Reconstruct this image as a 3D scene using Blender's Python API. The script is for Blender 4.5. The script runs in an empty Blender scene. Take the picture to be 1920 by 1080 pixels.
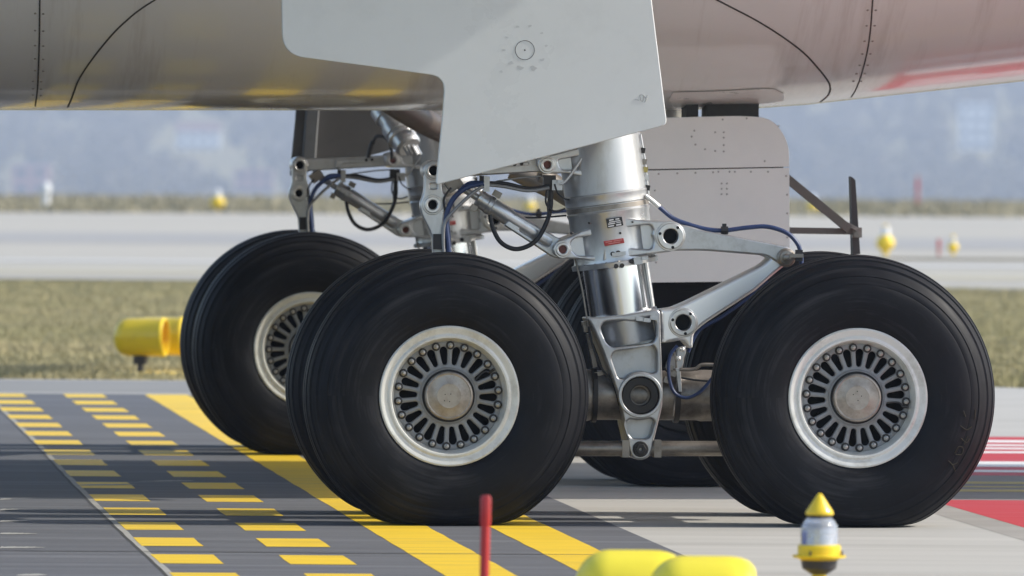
import bpy, bmesh, math, random
import numpy as np
from mathutils import Vector, Matrix

random.seed(7)
rng = np.random.default_rng(7)
SC = bpy.context.scene
COL = SC.collection

# ------------------------------------------------------------------ camera
FPX, TH, CAMH = 18480.0, 0.007, 1.828          # focal length in 1920-px pixels, roll, eye height
PITCH = math.atan(265.0 / FPX)
F_ = Vector((0, math.cos(PITCH), -math.sin(PITCH)))
U0 = Vector((0, math.sin(PITCH), math.cos(PITCH)))
X0 = Vector((1, 0, 0))
R_ = X0 * math.cos(TH) + U0 * math.sin(TH)
U_ = -X0 * math.sin(TH) + U0 * math.cos(TH)
CAM = Vector((0, 0, CAMH))
cd = bpy.data.cameras.new('camera')
cam = bpy.data.objects.new('camera', cd); COL.objects.link(cam)
cd.sensor_width = 36.0
cd.lens = FPX / 1920 * 36.0
cd.clip_start, cd.clip_end = 0.5, 20000
cam.matrix_world = Matrix(((R_.x, U_.x, -F_.x, 0), (R_.y, U_.y, -F_.y, 0), (R_.z, U_.z, -F_.z, CAMH), (0, 0, 0, 1)))
cd.dof.use_dof = True
cd.dof.focus_distance = 47.7
cd.dof.aperture_fstop = 6.0
SC.camera = cam

# ------------------------------------------------------------------ sky, sun, exposure
SUN_EL, SUN_AZ = math.radians(35), math.radians(88.9)      # azimuth clockwise from +Y
w = bpy.data.worlds.new('World'); SC.world = w; w.use_nodes = True
nt = w.node_tree; nt.nodes.clear()
sky = nt.nodes.new('ShaderNodeTexSky'); sky.sky_type = 'NISHITA'; sky.sun_disc = False
sky.sun_elevation = SUN_EL; sky.sun_rotation = SUN_AZ; sky.air_density = 1.0; sky.dust_density = 1.6; sky.altitude = 300
bg = nt.nodes.new('ShaderNodeBackground'); bg.inputs['Strength'].default_value = 0.15
wo = nt.nodes.new('ShaderNodeOutputWorld')
nt.links.new(sky.outputs[0], bg.inputs[0]); nt.links.new(bg.outputs[0], wo.inputs[0])
ld = bpy.data.lights.new('sun', 'SUN'); ld.energy = 2.7; ld.angle = math.radians(0.8); ld.color = (1.0, 0.95, 0.86)
sun = bpy.data.objects.new('sun', ld); COL.objects.link(sun)
TOSUN = Vector((math.cos(SUN_EL) * math.sin(SUN_AZ), math.cos(SUN_EL) * math.cos(SUN_AZ), math.sin(SUN_EL)))
sun.rotation_euler = TOSUN.to_track_quat('Z', 'Y').to_euler()
sun.location = (30, 20, 40)
SC.view_settings.view_transform = 'Standard'; SC.view_settings.look = 'None'
SC.view_settings.exposure = 0.80; SC.view_settings.gamma = 1.0; SC.view_settings.use_curve_mapping = False
SC.cycles.use_denoising = True
SC.cycles.max_bounces = 8; SC.cycles.diffuse_bounces = 4; SC.cycles.glossy_bounces = 4
SC.cycles.transmission_bounces = 6; SC.cycles.volume_bounces = 1; SC.cycles.sample_clamp_indirect = 6.0

# ------------------------------------------------------------------ where things stand (survey helpers)
def ray(px, py):
    return F_ + R_ * ((px - 960) / FPX) - U_ * ((py - 540) / FPX)
def gnd(px, py, z=0.0):
    d = ray(px, py); t = (z - CAMH) / d.z
    return (d.x * t, d.y * t)
def at(px, py, Y):
    d = ray(px, py); t = Y / d.y
    return Vector((d.x * t, Y, CAMH + d.z * t))
PSI = math.asin(0.0829)                         # heading of the aircraft against the view
OX, OY = 0.6914, 47.5                           # ground under the near bogie, at the outer tyre face
AX = Vector((math.cos(PSI), math.sin(PSI), 0)); BX = Vector((-math.sin(PSI), math.cos(PSI), 0))
def L(px, py, b):
    """aircraft coordinates (a aft, z up) of a point seen at px,py at lateral distance b"""
    d = ray(px, py); o = Vector((OX, OY, 0)) + BX * b
    t = (o - CAM).dot(BX) / d.dot(BX)
    p = CAM + d * t - o
    return (p.dot(AX), p.z)
def L3(px, py, b):
    a, z = L(px, py, b); return Vector((a, b, z))
def S(b):
    return FPX / (OY + b)                       # pixels per metre there

# ------------------------------------------------------------------ materials
def mat(name, col, rough=0.5, metal=0.0, var=0.12, scale=6.0, coat=0.0, stretch=(1, 1, 1), bump=0.0, bscale=60.0,
        dirt=None, dirt_amt=0.0, dscale=3.0, rvar=0.1, spec=0.5, trans=0.0, ior=1.45, detail=6.0, dlo=0.5, dhi=0.75, dstretch=None):
    m = bpy.data.materials.new(name); m.use_nodes = True
    n = m.node_tree.nodes; l = m.node_tree.links
    b = n['Principled BSDF']
    tc = n.new('ShaderNodeTexCoord'); mp = n.new('ShaderNodeMapping'); mp.inputs['Scale'].default_value = stretch
    l.new(tc.outputs['Object'], mp.inputs['Vector'])
    nz = n.new('ShaderNodeTexNoise'); nz.inputs['Scale'].default_value = scale; nz.inputs['Detail'].default_value = detail
    nz.inputs['Roughness'].default_value = 0.62
    l.new(mp.outputs[0], nz.inputs['Vector'])
    mr = n.new('ShaderNodeMapRange'); mr.inputs[1].default_value = 0.25; mr.inputs[2].default_value = 0.75
    mr.inputs[3].default_value = 1 - var; mr.inputs[4].default_value = 1 + var
    l.new(nz.outputs['Fac'], mr.inputs[0])
    mul = n.new('ShaderNodeVectorMath'); mul.operation = 'SCALE'
    mul.inputs[0].default_value = col; l.new(mr.outputs[0], mul.inputs['Scale'])
    out = mul.outputs[0]
    if dirt is not None:
        mp2 = n.new('ShaderNodeMapping'); mp2.inputs['Scale'].default_value = dstretch or stretch
        l.new(tc.outputs['Object'], mp2.inputs['Vector'])
        n2 = n.new('ShaderNodeTexNoise'); n2.inputs['Scale'].default_value = dscale; n2.inputs['Detail'].default_value = 8; n2.inputs['Roughness'].default_value = 0.7
        l.new(mp2.outputs[0], n2.inputs['Vector'])
        m2 = n.new('ShaderNodeMapRange'); m2.inputs[1].default_value = dlo; m2.inputs[2].default_value = dhi
        m2.inputs[3].default_value = 0; m2.inputs[4].default_value = dirt_amt
        l.new(n2.outputs['Fac'], m2.inputs[0])
        mx = n.new('ShaderNodeMix'); mx.data_type = 'RGBA'; mx.inputs[7].default_value = (*dirt, 1)
        l.new(m2.outputs[0], mx.inputs[0]); l.new(out, mx.inputs[6]); out = mx.outputs[2]
    l.new(out, b.inputs['Base Color'])
    b.inputs['Metallic'].default_value = metal; b.inputs['IOR'].default_value = ior
    b.inputs['Specular IOR Level'].default_value = spec
    b.inputs['Coat Weight'].default_value = coat; b.inputs['Coat Roughness'].default_value = 0.08
    b.inputs['Transmission Weight'].default_value = trans
    r2 = n.new('ShaderNodeMapRange'); r2.inputs[1].default_value = 0.3; r2.inputs[2].default_value = 0.7
    r2.inputs[3].default_value = max(0.02, rough - rvar); r2.inputs[4].default_value = min(1, rough + rvar)
    l.new(nz.outputs['Fac'], r2.inputs[0]); l.new(r2.outputs[0], b.inputs['Roughness'])
    if bump > 0:
        n3 = n.new('ShaderNodeTexNoise'); n3.inputs['Scale'].default_value = bscale; n3.inputs['Detail'].default_value = 4
        l.new(mp.outputs[0], n3.inputs['Vector'])
        bp = n.new('ShaderNodeBump'); bp.inputs['Strength'].default_value = bump; bp.inputs['Distance'].default_value = 0.01
        l.new(n3.outputs['Fac'], bp.inputs['Height']); l.new(bp.outputs[0], b.inputs['Normal'])
    return m

M = {}
M['concrete'] = mat('concrete', (0.44, 0.425, 0.39), 0.85, var=0.10, scale=1.2, stretch=(0.18, 2.2, 1), dirt=(0.27, 0.255, 0.225), dirt_amt=0.55, dscale=0.9, dstretch=(0.10, 1.3, 1), bump=0.25, bscale=30, spec=0.25)
M['asphalt'] = mat('dark_paved_strip', (0.125, 0.128, 0.138), 0.8, var=0.22, scale=1.6, stretch=(0.22, 3.0, 1), dirt=(0.24, 0.245, 0.26), dirt_amt=0.7, dscale=1.3, dstretch=(0.12, 2.2, 1), bump=0.3, bscale=40, spec=0.25)
M['kerbstrip'] = mat('grey_verge_strip', (0.26, 0.255, 0.24), 0.9, var=0.2, scale=1.4, stretch=(0.3, 2, 1), spec=0.2)
M['yellow'] = mat('yellow_road_paint', (0.80, 0.54, 0.035), 0.6, var=0.10, scale=2.0, stretch=(0.4, 3, 1), dirt=(0.42, 0.30, 0.06), dirt_amt=0.75, dscale=2.2, dstretch=(0.3, 2.5, 1), dlo=0.48, dhi=0.8, spec=0.3)
M['red'] = mat('red_road_paint', (0.50, 0.030, 0.035), 0.6, var=0.12, scale=2.0, stretch=(0.4, 3, 1), dirt=(0.35, 0.06, 0.06), dirt_amt=0.5, dscale=2, spec=0.3)
M['white'] = mat('white_road_paint', (0.78, 0.77, 0.74), 0.6, var=0.08, scale=2.0, dirt=(0.5, 0.4, 0.38), dirt_amt=0.4, dscale=2, spec=0.3)
M['joint'] = mat('joint_sealant', (0.05, 0.048, 0.045), 0.8, var=0.3, scale=4)
M['jointedge'] = mat('pale_joint_edge', (0.33, 0.32, 0.29), 0.9, var=0.3, scale=5)
M['farroad'] = mat('far_taxiway_concrete', (0.42, 0.39, 0.33), 0.85, var=0.06, scale=0.06, stretch=(0.2, 1, 1), dirt=(0.33, 0.32, 0.29), dirt_amt=0.35, dscale=0.05, dstretch=(0.1, 1, 1), spec=0.25)
M['farroad_dark'] = mat('far_taxiway_asphalt', (0.345, 0.33, 0.305), 0.85, var=0.06, scale=0.1, spec=0.25)
M['earth'] = mat('dry_grass_ground', (0.24, 0.205, 0.11), 0.95, var=0.28, scale=0.5, stretch=(0.4, 1, 1), dirt=(0.16, 0.15, 0.07), dirt_amt=0.8, dscale=0.25, dstretch=(0.3, 1, 1), dlo=0.42, dhi=0.62, spec=0.1)
M['blade'] = mat('grass_blade', (0.42, 0.36, 0.20), 0.8, var=0.35, scale=0.6, dirt=(0.33, 0.30, 0.15), dirt_amt=0.85, dscale=0.22, dstretch=(0.35, 1, 1), dlo=0.42, dhi=0.62, spec=0.2)
M['silver'] = mat('silver_gear_paint', (0.56, 0.565, 0.57), 0.33, metal=0.75, var=0.06, scale=5, rvar=0.06, dirt=(0.27, 0.245, 0.215), dirt_amt=0.5, dscale=6, dstretch=(2.2, 2.2, .7), dlo=0.5, dhi=0.8)
M['machined'] = mat('machined_alloy', (0.47, 0.475, 0.48), 0.36, metal=0.75, var=0.06, scale=7, rvar=0.08, dirt=(0.20, 0.175, 0.145), dirt_amt=0.65, dscale=9, dlo=0.5, dhi=0.8)
M['bright'] = mat('bright_bushing_steel', (0.62, 0.61, 0.59), 0.33, metal=0.8, var=0.08, scale=12, rvar=0.03, dirt=(0.30, 0.27, 0.23), dirt_amt=0.3, dscale=9)
M['polished'] = mat('polished_alloy', (0.84, 0.84, 0.84), 0.30, metal=0.7, var=0.03, scale=3, rvar=0.015)
M['chrome'] = mat('chromed_piston', (0.80, 0.80, 0.81), 0.20, metal=1.0, var=0.03, scale=4, rvar=0.03)
M['dirty'] = mat('oily_worn_steel', (0.30, 0.27, 0.235), 0.42, metal=0.75, var=0.3, scale=6, dirt=(0.06, 0.05, 0.042), dirt_amt=0.85, dscale=5, dlo=0.45, dhi=0.72, rvar=0.15)
M['darkmetal'] = mat('dark_greasy_metal', (0.045, 0.042, 0.040), 0.5, metal=0.4, var=0.3, scale=12)
M['redpin'] = mat('red_sealed_pin', (0.13, 0.045, 0.035), 0.45, metal=0.3, var=0.4, scale=40)
M['black'] = mat('black_rubber_hose', (0.018, 0.018, 0.020), 0.45, var=0.2, scale=10)
M['bluehose'] = mat('blue_hydraulic_hose', (0.022, 0.042, 0.12), 0.38, var=0.2, scale=15)
M['greyhose'] = mat('grey_braided_hose', (0.25, 0.25, 0.25), 0.4, metal=0.5, var=0.2, scale=30)
M['tyre'] = mat('tyre_rubber', (0.0038, 0.0044, 0.0068), 0.50, var=0.35, scale=3.0, dirt=(0.013, 0.0135, 0.016), dirt_amt=0.8, dscale=2.2, dlo=0.45, dhi=0.8, rvar=0.12, spec=0.22, bump=0.06, bscale=25)
def tyre_mat():
    m = M['tyre']; n = m.node_tree.nodes; l = m.node_tree.links; b = n['Principled BSDF']
    tc = n.new('ShaderNodeTexCoord'); sx = n.new('ShaderNodeSeparateXYZ'); l.new(tc.outputs['Object'], sx.inputs[0])
    ln = n.new('ShaderNodeVectorMath'); ln.operation = 'LENGTH'
    cx = n.new('ShaderNodeCombineXYZ'); l.new(sx.outputs[0], cx.inputs[0]); l.new(sx.outputs[2], cx.inputs[1]); l.new(cx.outputs[0], ln.inputs[0])
    at2 = n.new('ShaderNodeMath'); at2.operation = 'ARCTAN2'; l.new(sx.outputs[2], at2.inputs[0]); l.new(sx.outputs[0], at2.inputs[1])
    outs = []
    for (sr, sa) in ((55.0, 0.9), (16.0, 1.6)):
        c2 = n.new('ShaderNodeCombineXYZ')
        for (src, k, i) in ((ln.outputs['Value'], sr, 0), (at2.outputs[0], sa, 1), (sx.outputs[1], sr * .8, 2)):
            mu = n.new('ShaderNodeMath'); mu.operation = 'MULTIPLY'; mu.inputs[1].default_value = k; l.new(src, mu.inputs[0]); l.new(mu.outputs[0], c2.inputs[i])
        nz = n.new('ShaderNodeTexNoise'); nz.inputs['Scale'].default_value = 1.0; nz.inputs['Detail'].default_value = 5; nz.inputs['Roughness'].default_value = 0.6
        l.new(c2.outputs[0], nz.inputs['Vector']); outs.append(nz.outputs['Fac'])
    ad = n.new('ShaderNodeMath'); ad.operation = 'MULTIPLY'; l.new(outs[0], ad.inputs[0]); l.new(outs[1], ad.inputs[1])
    old = b.inputs['Base Color'].links[0].from_socket
    mr = n.new('ShaderNodeMapRange'); mr.inputs[1].default_value = 0.25; mr.inputs[2].default_value = 0.46; mr.inputs[3].default_value = 0.0; mr.inputs[4].default_value = 0.85
    l.new(ad.outputs[0], mr.inputs[0])
    mx = n.new('ShaderNodeMix'); mx.data_type = 'RGBA'; mx.inputs[7].default_value = (0.030, 0.031, 0.035, 1)
    l.new(mr.outputs[0], mx.inputs[0]); l.new(old, mx.inputs[6]); l.new(mx.outputs[2], b.inputs['Base Color'])
    r2 = n.new('ShaderNodeMapRange'); r2.inputs[1].default_value = 0.15; r2.inputs[2].default_value = 0.45; r2.inputs[3].default_value = 0.46; r2.inputs[4].default_value = 0.78
    l.new(ad.outputs[0], r2.inputs[0]); l.new(r2.outputs[0], b.inputs['Roughness'])
tyre_mat()
M['rimpaint'] = mat('wheel_rim_paint', (0.66, 0.66, 0.62), 0.36, metal=0.1, var=0.06, scale=8, dirt=(0.26, 0.22, 0.15), dirt_amt=0.65, dscale=6, dlo=0.5, dhi=0.78, coat=0.2)
M['disc'] = mat('wheel_disc_paint', (0.25, 0.255, 0.26), 0.42, metal=0.25, var=0.1, scale=10, dirt=(0.15, 0.13, 0.10), dirt_amt=0.6, dscale=8, dlo=0.48, dhi=0.75)  # disc grey lowered to hold the shade inside the rim recess
M['cavity'] = mat('brake_and_shade_black', (0.012, 0.012, 0.012), 0.8, var=0.2, scale=10)  # black for brake parts, and for shade inside open pin holes
M['hubcap'] = mat('hub_cap_metal', (0.37, 0.335, 0.29), 0.40, metal=0.6, var=0.14, scale=14, dirt=(0.13, 0.095, 0.07), dirt_amt=0.7, dscale=12, dlo=0.46, dhi=0.75)
M['bolt'] = mat('bolt_steel', (0.42, 0.40, 0.37), 0.38, metal=0.8, var=0.2, scale=40)
M['belly'] = mat('fuselage_grey_paint', (0.85, 0.85, 0.835), 0.20, bump=0.05, bscale=1.3, var=0.04, scale=0.8, coat=0.5, rvar=0.05, dirt=(0.48, 0.42, 0.37), dirt_amt=0.6, dscale=3.4, dstretch=(1.6, 0.10, 0.10), dlo=0.52, dhi=0.78, spec=0.6)
M['fuse'] = mat('fuselage_paint', (0.60, 0.60, 0.59), 0.3, var=0.03, scale=0.5, coat=0.3)
M['wing'] = mat('wing_grey_paint', (0.42, 0.43, 0.44), 0.4, var=0.05, scale=0.8)
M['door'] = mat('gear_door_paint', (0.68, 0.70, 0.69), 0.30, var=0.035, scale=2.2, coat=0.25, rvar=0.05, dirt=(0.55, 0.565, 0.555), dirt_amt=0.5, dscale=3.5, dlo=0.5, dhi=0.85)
M['door_in'] = mat('shaded_door_paint', (0.16, 0.155, 0.15), 0.6, var=0.15, scale=4, dirt=(0.07, 0.065, 0.06), dirt_amt=0.6, dscale=3)  # door grey darkened, so the shadow it hangs in is in the colour
M['cdoor'] = mat('centre_door_paint', (0.84, 0.81, 0.765), 0.4, var=0.03, scale=2, dirt=(0.72, 0.71, 0.69), dirt_amt=0.35, dscale=2.5)
M['seam'] = mat('dark_panel_gap', (0.03, 0.026, 0.022), 0.7, var=0.3, scale=12)
M['rivet'] = mat('dirty_rivet', (0.26, 0.235, 0.21), 0.6, var=0.3, scale=30)
M['smudge'] = mat('grey_scuff', (0.38, 0.39, 0.39), 0.6, var=0.3, scale=30)
M['lampyellow'] = mat('yellow_lamp_paint', (0.84, 0.59, 0.02), 0.38, var=0.07, scale=6, dirt=(0.55, 0.36, 0.03), dirt_amt=0.4, dscale=7, coat=0.15)
M['lamporange'] = mat('orange_lens', (0.55, 0.12, 0.03), 0.3, var=0.1, scale=12)
M['hoodyellow'] = mat('bright_yellow_hood', (0.88, 0.72, 0.045), 0.42, var=0.05, scale=5, coat=0.1)
M['glass'] = mat('lamp_glass', (0.86, 0.90, 0.97), 0.06, var=0.02, scale=6, trans=0.75, ior=1.45, rvar=0.02)
M['blueglass'] = mat('blue_inner_lens', (0.10, 0.14, 0.62), 0.15, var=0.1, scale=6)
M['lampdark'] = mat('dark_lamp_base', (0.045, 0.04, 0.042), 0.5, var=0.2, scale=12)
M['stake'] = mat('red_stake_paint', (0.50, 0.03, 0.03), 0.42, var=0.12, scale=9, dirt=(0.25, 0.03, 0.03), dirt_amt=0.5, dscale=12)
M['palestake'] = mat('pale_red_stake', (0.42, 0.13, 0.11), 0.6, var=0.15, scale=9)  # paler, duller red used for the far stake posts
M['postwhite'] = mat('white_post_paint', (0.75, 0.75, 0.74), 0.5, var=0.05, scale=6)
M['chalk'] = mat('yellow_chalk', (0.026, 0.023, 0.013), 0.9, var=0.5, scale=60)
M['platewhite'] = mat('plate_print', (0.72, 0.70, 0.68), 0.5, var=0.08, scale=60)
M['platered'] = mat('red_plate', (0.42, 0.045, 0.04), 0.45, var=0.15, scale=40)
M['plateblack'] = mat('black_plate', (0.02, 0.02, 0.022), 0.4, var=0.2, scale=40)
M['leaf'] = mat('far_foliage', (0.105, 0.098, 0.078), 0.8, var=0.4, scale=0.05, dirt=(0.15, 0.12, 0.10), dirt_amt=0.7, dscale=0.05, spec=0.1)
M['bark'] = mat('far_bark', (0.09, 0.075, 0.06), 0.9, var=0.3, scale=2)
M['wallred'] = mat('reddish_wall', (0.42, 0.22, 0.20), 0.85, var=0.1, scale=0.5)
M['wallwhite'] = mat('white_wall', (0.80, 0.80, 0.78), 0.8, var=0.05, scale=0.5)
M['wallcream'] = mat('cream_wall', (0.62, 0.58, 0.48), 0.8, var=0.05, scale=0.5)
M['roofblue'] = mat('blue_sheet_roof', (0.30, 0.42, 0.55), 0.5, var=0.08, scale=0.5)
M['roofdark'] = mat('dark_tile_roof', (0.16, 0.09, 0.075), 0.8, var=0.2, scale=0.5)
M['window'] = mat('window_glass', (0.08, 0.10, 0.13), 0.1, var=0.1, scale=0.5)

# ------------------------------------------------------------------ mesh helpers
def link(o, parent=None):
    COL.objects.link(o)
    if parent is not None: o.parent = parent
    return o
def tag(o, label=None, cat=None, group=None, kind=None):
    if label: o['label'] = label
    if cat: o['category'] = cat
    if group: o['group'] = group
    if kind: o['kind'] = kind
    return o
def empty(name, loc=(0, 0, 0), rz=0.0):
    o = bpy.data.objects.new(name, None); o.empty_display_size = 0.2
    o.location = loc; o.rotation_euler = (0, 0, rz)
    return link(o)
def finish(me, mats, angle=35):
    for m in (mats if isinstance(mats, (list, tuple)) else [mats]): me.materials.append(m)
    for p in me.polygons: p.use_smooth = True
    try: me.set_sharp_from_angle(angle=math.radians(angle))
    except Exception: pass
    return me
class MB:
    """collects pieces of one mesh"""
    def __init__(s): s.v = []; s.f = []; s.m = []
    def add(s, v, f, mi=0):
        k = len(s.v); s.v += [tuple(p) for p in v]; s.f += [tuple(i + k for i in q) for q in f]; s.m += [mi] * len(f); return s
    def box(s, c, d, mi=0, rot=None):
        v = []
        for x in (-.5, .5):
            for y in (-.5, .5):
                for z in (-.5, .5):
                    p = Vector((x * d[0], y * d[1], z * d[2]))
                    if rot is not None: p = rot @ p
                    v.append(p + Vector(c))
        return s.add(v, [(0, 1, 3, 2), (4, 6, 7, 5), (0, 4, 5, 1), (2, 3, 7, 6), (0, 2, 6, 4), (1, 5, 7, 3)], mi)
    def lathe(s, p0, p1, prof, seg=40, mi=0, caps=True):
        """prof: (distance from p0 towards p1, radius)"""
        p0 = Vector(p0); p1 = Vector(p1); ax = (p1 - p0).normalized()
        ref = Vector((0, 0, 1)) if abs(ax.z) < 0.9 else Vector((1, 0, 0))
        u = ax.cross(ref).normalized(); w_ = ax.cross(u)
        v = []; f = []
        for (t, r) in prof:
            for k in range(seg):
                a = 2 * math.pi * k / seg
                v.append(p0 + ax * t + (u * math.cos(a) + w_ * math.sin(a)) * r)
        for i in range(len(prof) - 1):
            for k in range(seg):
                k2 = (k + 1) % seg
                f.append((i * seg + k, i * seg + k2, (i + 1) * seg + k2, (i + 1) * seg + k))
        if caps:
            f.append(tuple(reversed(range(seg)))); n = (len(prof) - 1) * seg
            f.append(tuple(n + k for k in range(seg)))
        # orientation: u x w = ax?  flip if needed
        if u.cross(w_).dot(ax) > 0: f = [tuple(reversed(q)) for q in f]
        else: pass
        f = [tuple(reversed(q)) for q in f]
        return s.add(v, f, mi)
    def tube(s, pts, r, seg=8, mi=0, smooth=6):
        P = [Vector(p) for p in pts]
        if smooth > 1 and len(P) > 2:
            Q = []
            for i in range(len(P) - 1):
                a = P[max(0, i - 1)]; b = P[i]; c = P[i + 1]; d = P[min(len(P) - 1, i + 2)]
                for k in range(smooth):
                    t = k / smooth
                    Q.append(0.5 * ((2 * b) + (c - a) * t + (2 * a - 5 * b + 4 * c - d) * t * t + (3 * b - a - 3 * c + d) * t ** 3))
            Q.append(P[-1]); P = Q
        v = []; f = []
        t0 = (P[1] - P[0]).normalized()
        u = t0.cross(Vector((0, 1, 0.01))).normalized()
        for i, p in enumerate(P):
            t = (P[min(i + 1, len(P) - 1)] - P[max(i - 1, 0)]).normalized()
            u = (u - t * u.dot(t)).normalized(); w_ = t.cross(u)
            for k in range(seg):
                a = 2 * math.pi * k / seg
                v.append(p + (u * math.cos(a) + w_ * math.sin(a)) * r)
        for i in range(len(P) - 1):
            for k in range(seg):
                k2 = (k + 1) % seg
                f.append((i * seg + k, i * seg + k2, (i + 1) * seg + k2, (i + 1) * seg + k))
        f.append(tuple(reversed(range(seg)))); n = (len(P) - 1) * seg
        f.append(tuple(n + k for k in range(seg)))
        return s.add(v, f, mi)
    def plate(s, outlines, b0, b1, bev=0.006, mi=0, res=2):
        """extruded outline(s) in (a, z); further outlines are holes; near face at b0"""
        cu = bpy.data.curves.new('tmp', 'CURVE'); cu.dimensions = '2D'; cu.fill_mode = 'BOTH'
        th = (b1 - b0) / 2; bev = min(bev, th * 0.9)
        cu.extrude = th - bev; cu.bevel_depth = bev; cu.bevel_resolution = res; cu.offset = -bev
        for pts in outlines:
            sp = cu.splines.new('POLY'); sp.points.add(len(pts) - 1); sp.use_cyclic_u = True
            for q, p in zip(sp.points, pts): q.co = (p[0], p[1], 0, 1)
        o = bpy.data.objects.new('tmp', cu); COL.objects.link(o)
        me = bpy.data.meshes.new_from_object(o)
        bm_ = (b0 + b1) / 2
        v = [(q.co.x, bm_ - q.co.z, q.co.y) for q in me.vertices]
        f = [tuple(p.vertices) for p in me.polygons]
        bpy.data.objects.remove(o); bpy.data.curves.remove(cu); bpy.data.meshes.remove(me)
        return s.add(v, f, mi)
    def mesh(s, name, mats, angle=35, fixn=False):
        me = bpy.data.meshes.new(name)
        me.from_pydata([tuple(p) for p in s.v], [], s.f); me.update()
        me.polygons.foreach_set('material_index', s.m)
        bm = bmesh.new(); bm.from_mesh(me)
        if fixn: bmesh.ops.recalc_face_normals(bm, faces=bm.faces)
        bmesh.ops.remove_doubles(bm, verts=bm.verts, dist=1e-6)
        bm.to_mesh(me); bm.free()
        return finish(me, mats, angle)
    def build(s, name, mats, parent=None, angle=35, loc=None):
        o = bpy.data.objects.new(name, s.mesh(name, mats, angle, True))
        if loc is not None: o.location = loc
        return link(o, parent)

def circ(c, r, n=32):
    return [(c[0] + r * math.cos(2 * math.pi * k / n), c[1] + r * math.sin(2 * math.pi * k / n)) for k in range(n)]
def rnd(pts, n=6):
    """rounded polygon; pts are (x, y, radius)"""
    out = []
    N = len(pts)
    for i in range(N):
        p = Vector(pts[i][:2]); r = pts[i][2] if len(pts[i]) > 2 else 0
        if r <= 0: out.append(tuple(p)); continue
        a = Vector(pts[i - 1][:2]) - p; b = Vector(pts[(i + 1) % N][:2]) - p
        r_ = min(r, a.length * 0.49, b.length * 0.49)
        a = p + a.normalized() * r_; b = p + b.normalized() * r_
        for k in range(n + 1):
            t = k / n
            out.append(tuple(a * (1 - t) ** 2 + p * 2 * t * (1 - t) + b * t * t))
    return out
def pl(pts, b, n=6, rad=0):
    """outline given as seen (px, py[, corner px]) laid on the lateral plane b"""
    return rnd([(*L(q[0], q[1], b), (q[2] if len(q) > 2 else rad) / S(b)) for q in pts], n)
def cpx(px, py, rpx, b, n=32):
    return circ(L(px, py, b), rpx / S(b), n)
def capsule(c0, r0, c1, r1, n=14):
    c0 = Vector(c0); c1 = Vector(c1); d = c1 - c0; ang = math.atan2(d.y, d.x)
    be = math.acos(max(-1, min(1, (r0 - r1) / d.length)))
    o = []
    for k in range(n + 1):
        a = ang + be + (2 * math.pi - 2 * be) * k / n; o.append((c0.x + r0 * math.cos(a), c0.y + r0 * math.sin(a)))
    for k in range(n + 1):
        a = ang - be + 2 * be * k / n; o.append((c1.x + r1 * math.cos(a), c1.y + r1 * math.sin(a)))
    return o
def z4(x, y): return (x / 2.7, 680 + y / 2.7)

# ------------------------------------------------------------------ ground
def sheet(name, pts, z, m, parent=None, kind=None):
    mb = MB(); mb.add([(p[0], p[1], z) for p in pts], [tuple(range(len(pts)))])
    me = bpy.data.meshes.new(name); me.from_pydata(mb.v, [], mb.f); me.update()
    if me.polygons[0].normal.z < 0: me.flip_normals()
    me.materials.append(m)
    o = link(bpy.data.objects.new(name, me), parent)
    if kind: o['kind'] = kind
    return o
def terr(Y, X=0.0):
    """height of the land: level airfield, a dip behind it, then a hillside"""
    if Y < 330: return -0.03
    if Y < 480: return -0.03 - 8 * (0.5 - 0.5 * math.cos(math.pi * (Y - 330) / 150))
    if Y < 700: return -8.03
    if Y < 3000: return -8.03 - 32 * (Y - 700) / 2300
    t = min(1.0, (Y - 3000) / 5500)
    return -40.03 + 260 * t * t * (3 - 2 * t) + 4 * math.sin(X * 0.009 + Y * 0.003) * t
ys = [-300, -100, 0, 60, 120, 200, 280, 330] + list(range(345, 500, 15)) + list(range(520, 700, 60)) + list(range(700, 8501, 200)) + [8500]
xs = list(range(-4000, 4001, 250))
gv = [(x, y, terr(y, x)) for y in ys for x in xs]
gf = [(j * len(xs) + i, j * len(xs) + i + 1, (j + 1) * len(xs) + i + 1, (j + 1) * len(xs) + i) for j in range(len(ys) - 1) for i in range(len(xs) - 1)]
me = bpy.data.meshes.new('ground'); me.from_pydata(gv, [], gf); me.update(); me.materials.append(M['earth'])
for p in me.polygons: p.use_smooth = True
tag(link(bpy.data.objects.new('ground', me)), kind='structure')

SL = -0.080                                       # the holding-point lines run along this slope
def lx(c, Y): return c + SL * (Y - 47.4)
apron = sheet('concrete_taxiway', [(-60, -80), (60, -80), (60, 73.5), (3.9, 75.9), (3.4, 76.5), (-2.6, 76.4), (-4, 76.5), (-60, 77)], -0.003, M['concrete'], kind='structure')
strip = sheet('dark_paved_strip', [(-60, -80), (lx(0.53, -80), -80), (lx(0.53, 72.1), 72.1), (-60, 72.1)], -0.0018, M['asphalt'], kind='structure')
sheet('verge_strip', [(-60, 72.5), (lx(0.53, 72.5), 72.5), (lx(0.53, 76.2), 76.2), (-60, 76.3)], -0.0022, M['kerbstrip'], kind='structure')

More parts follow.
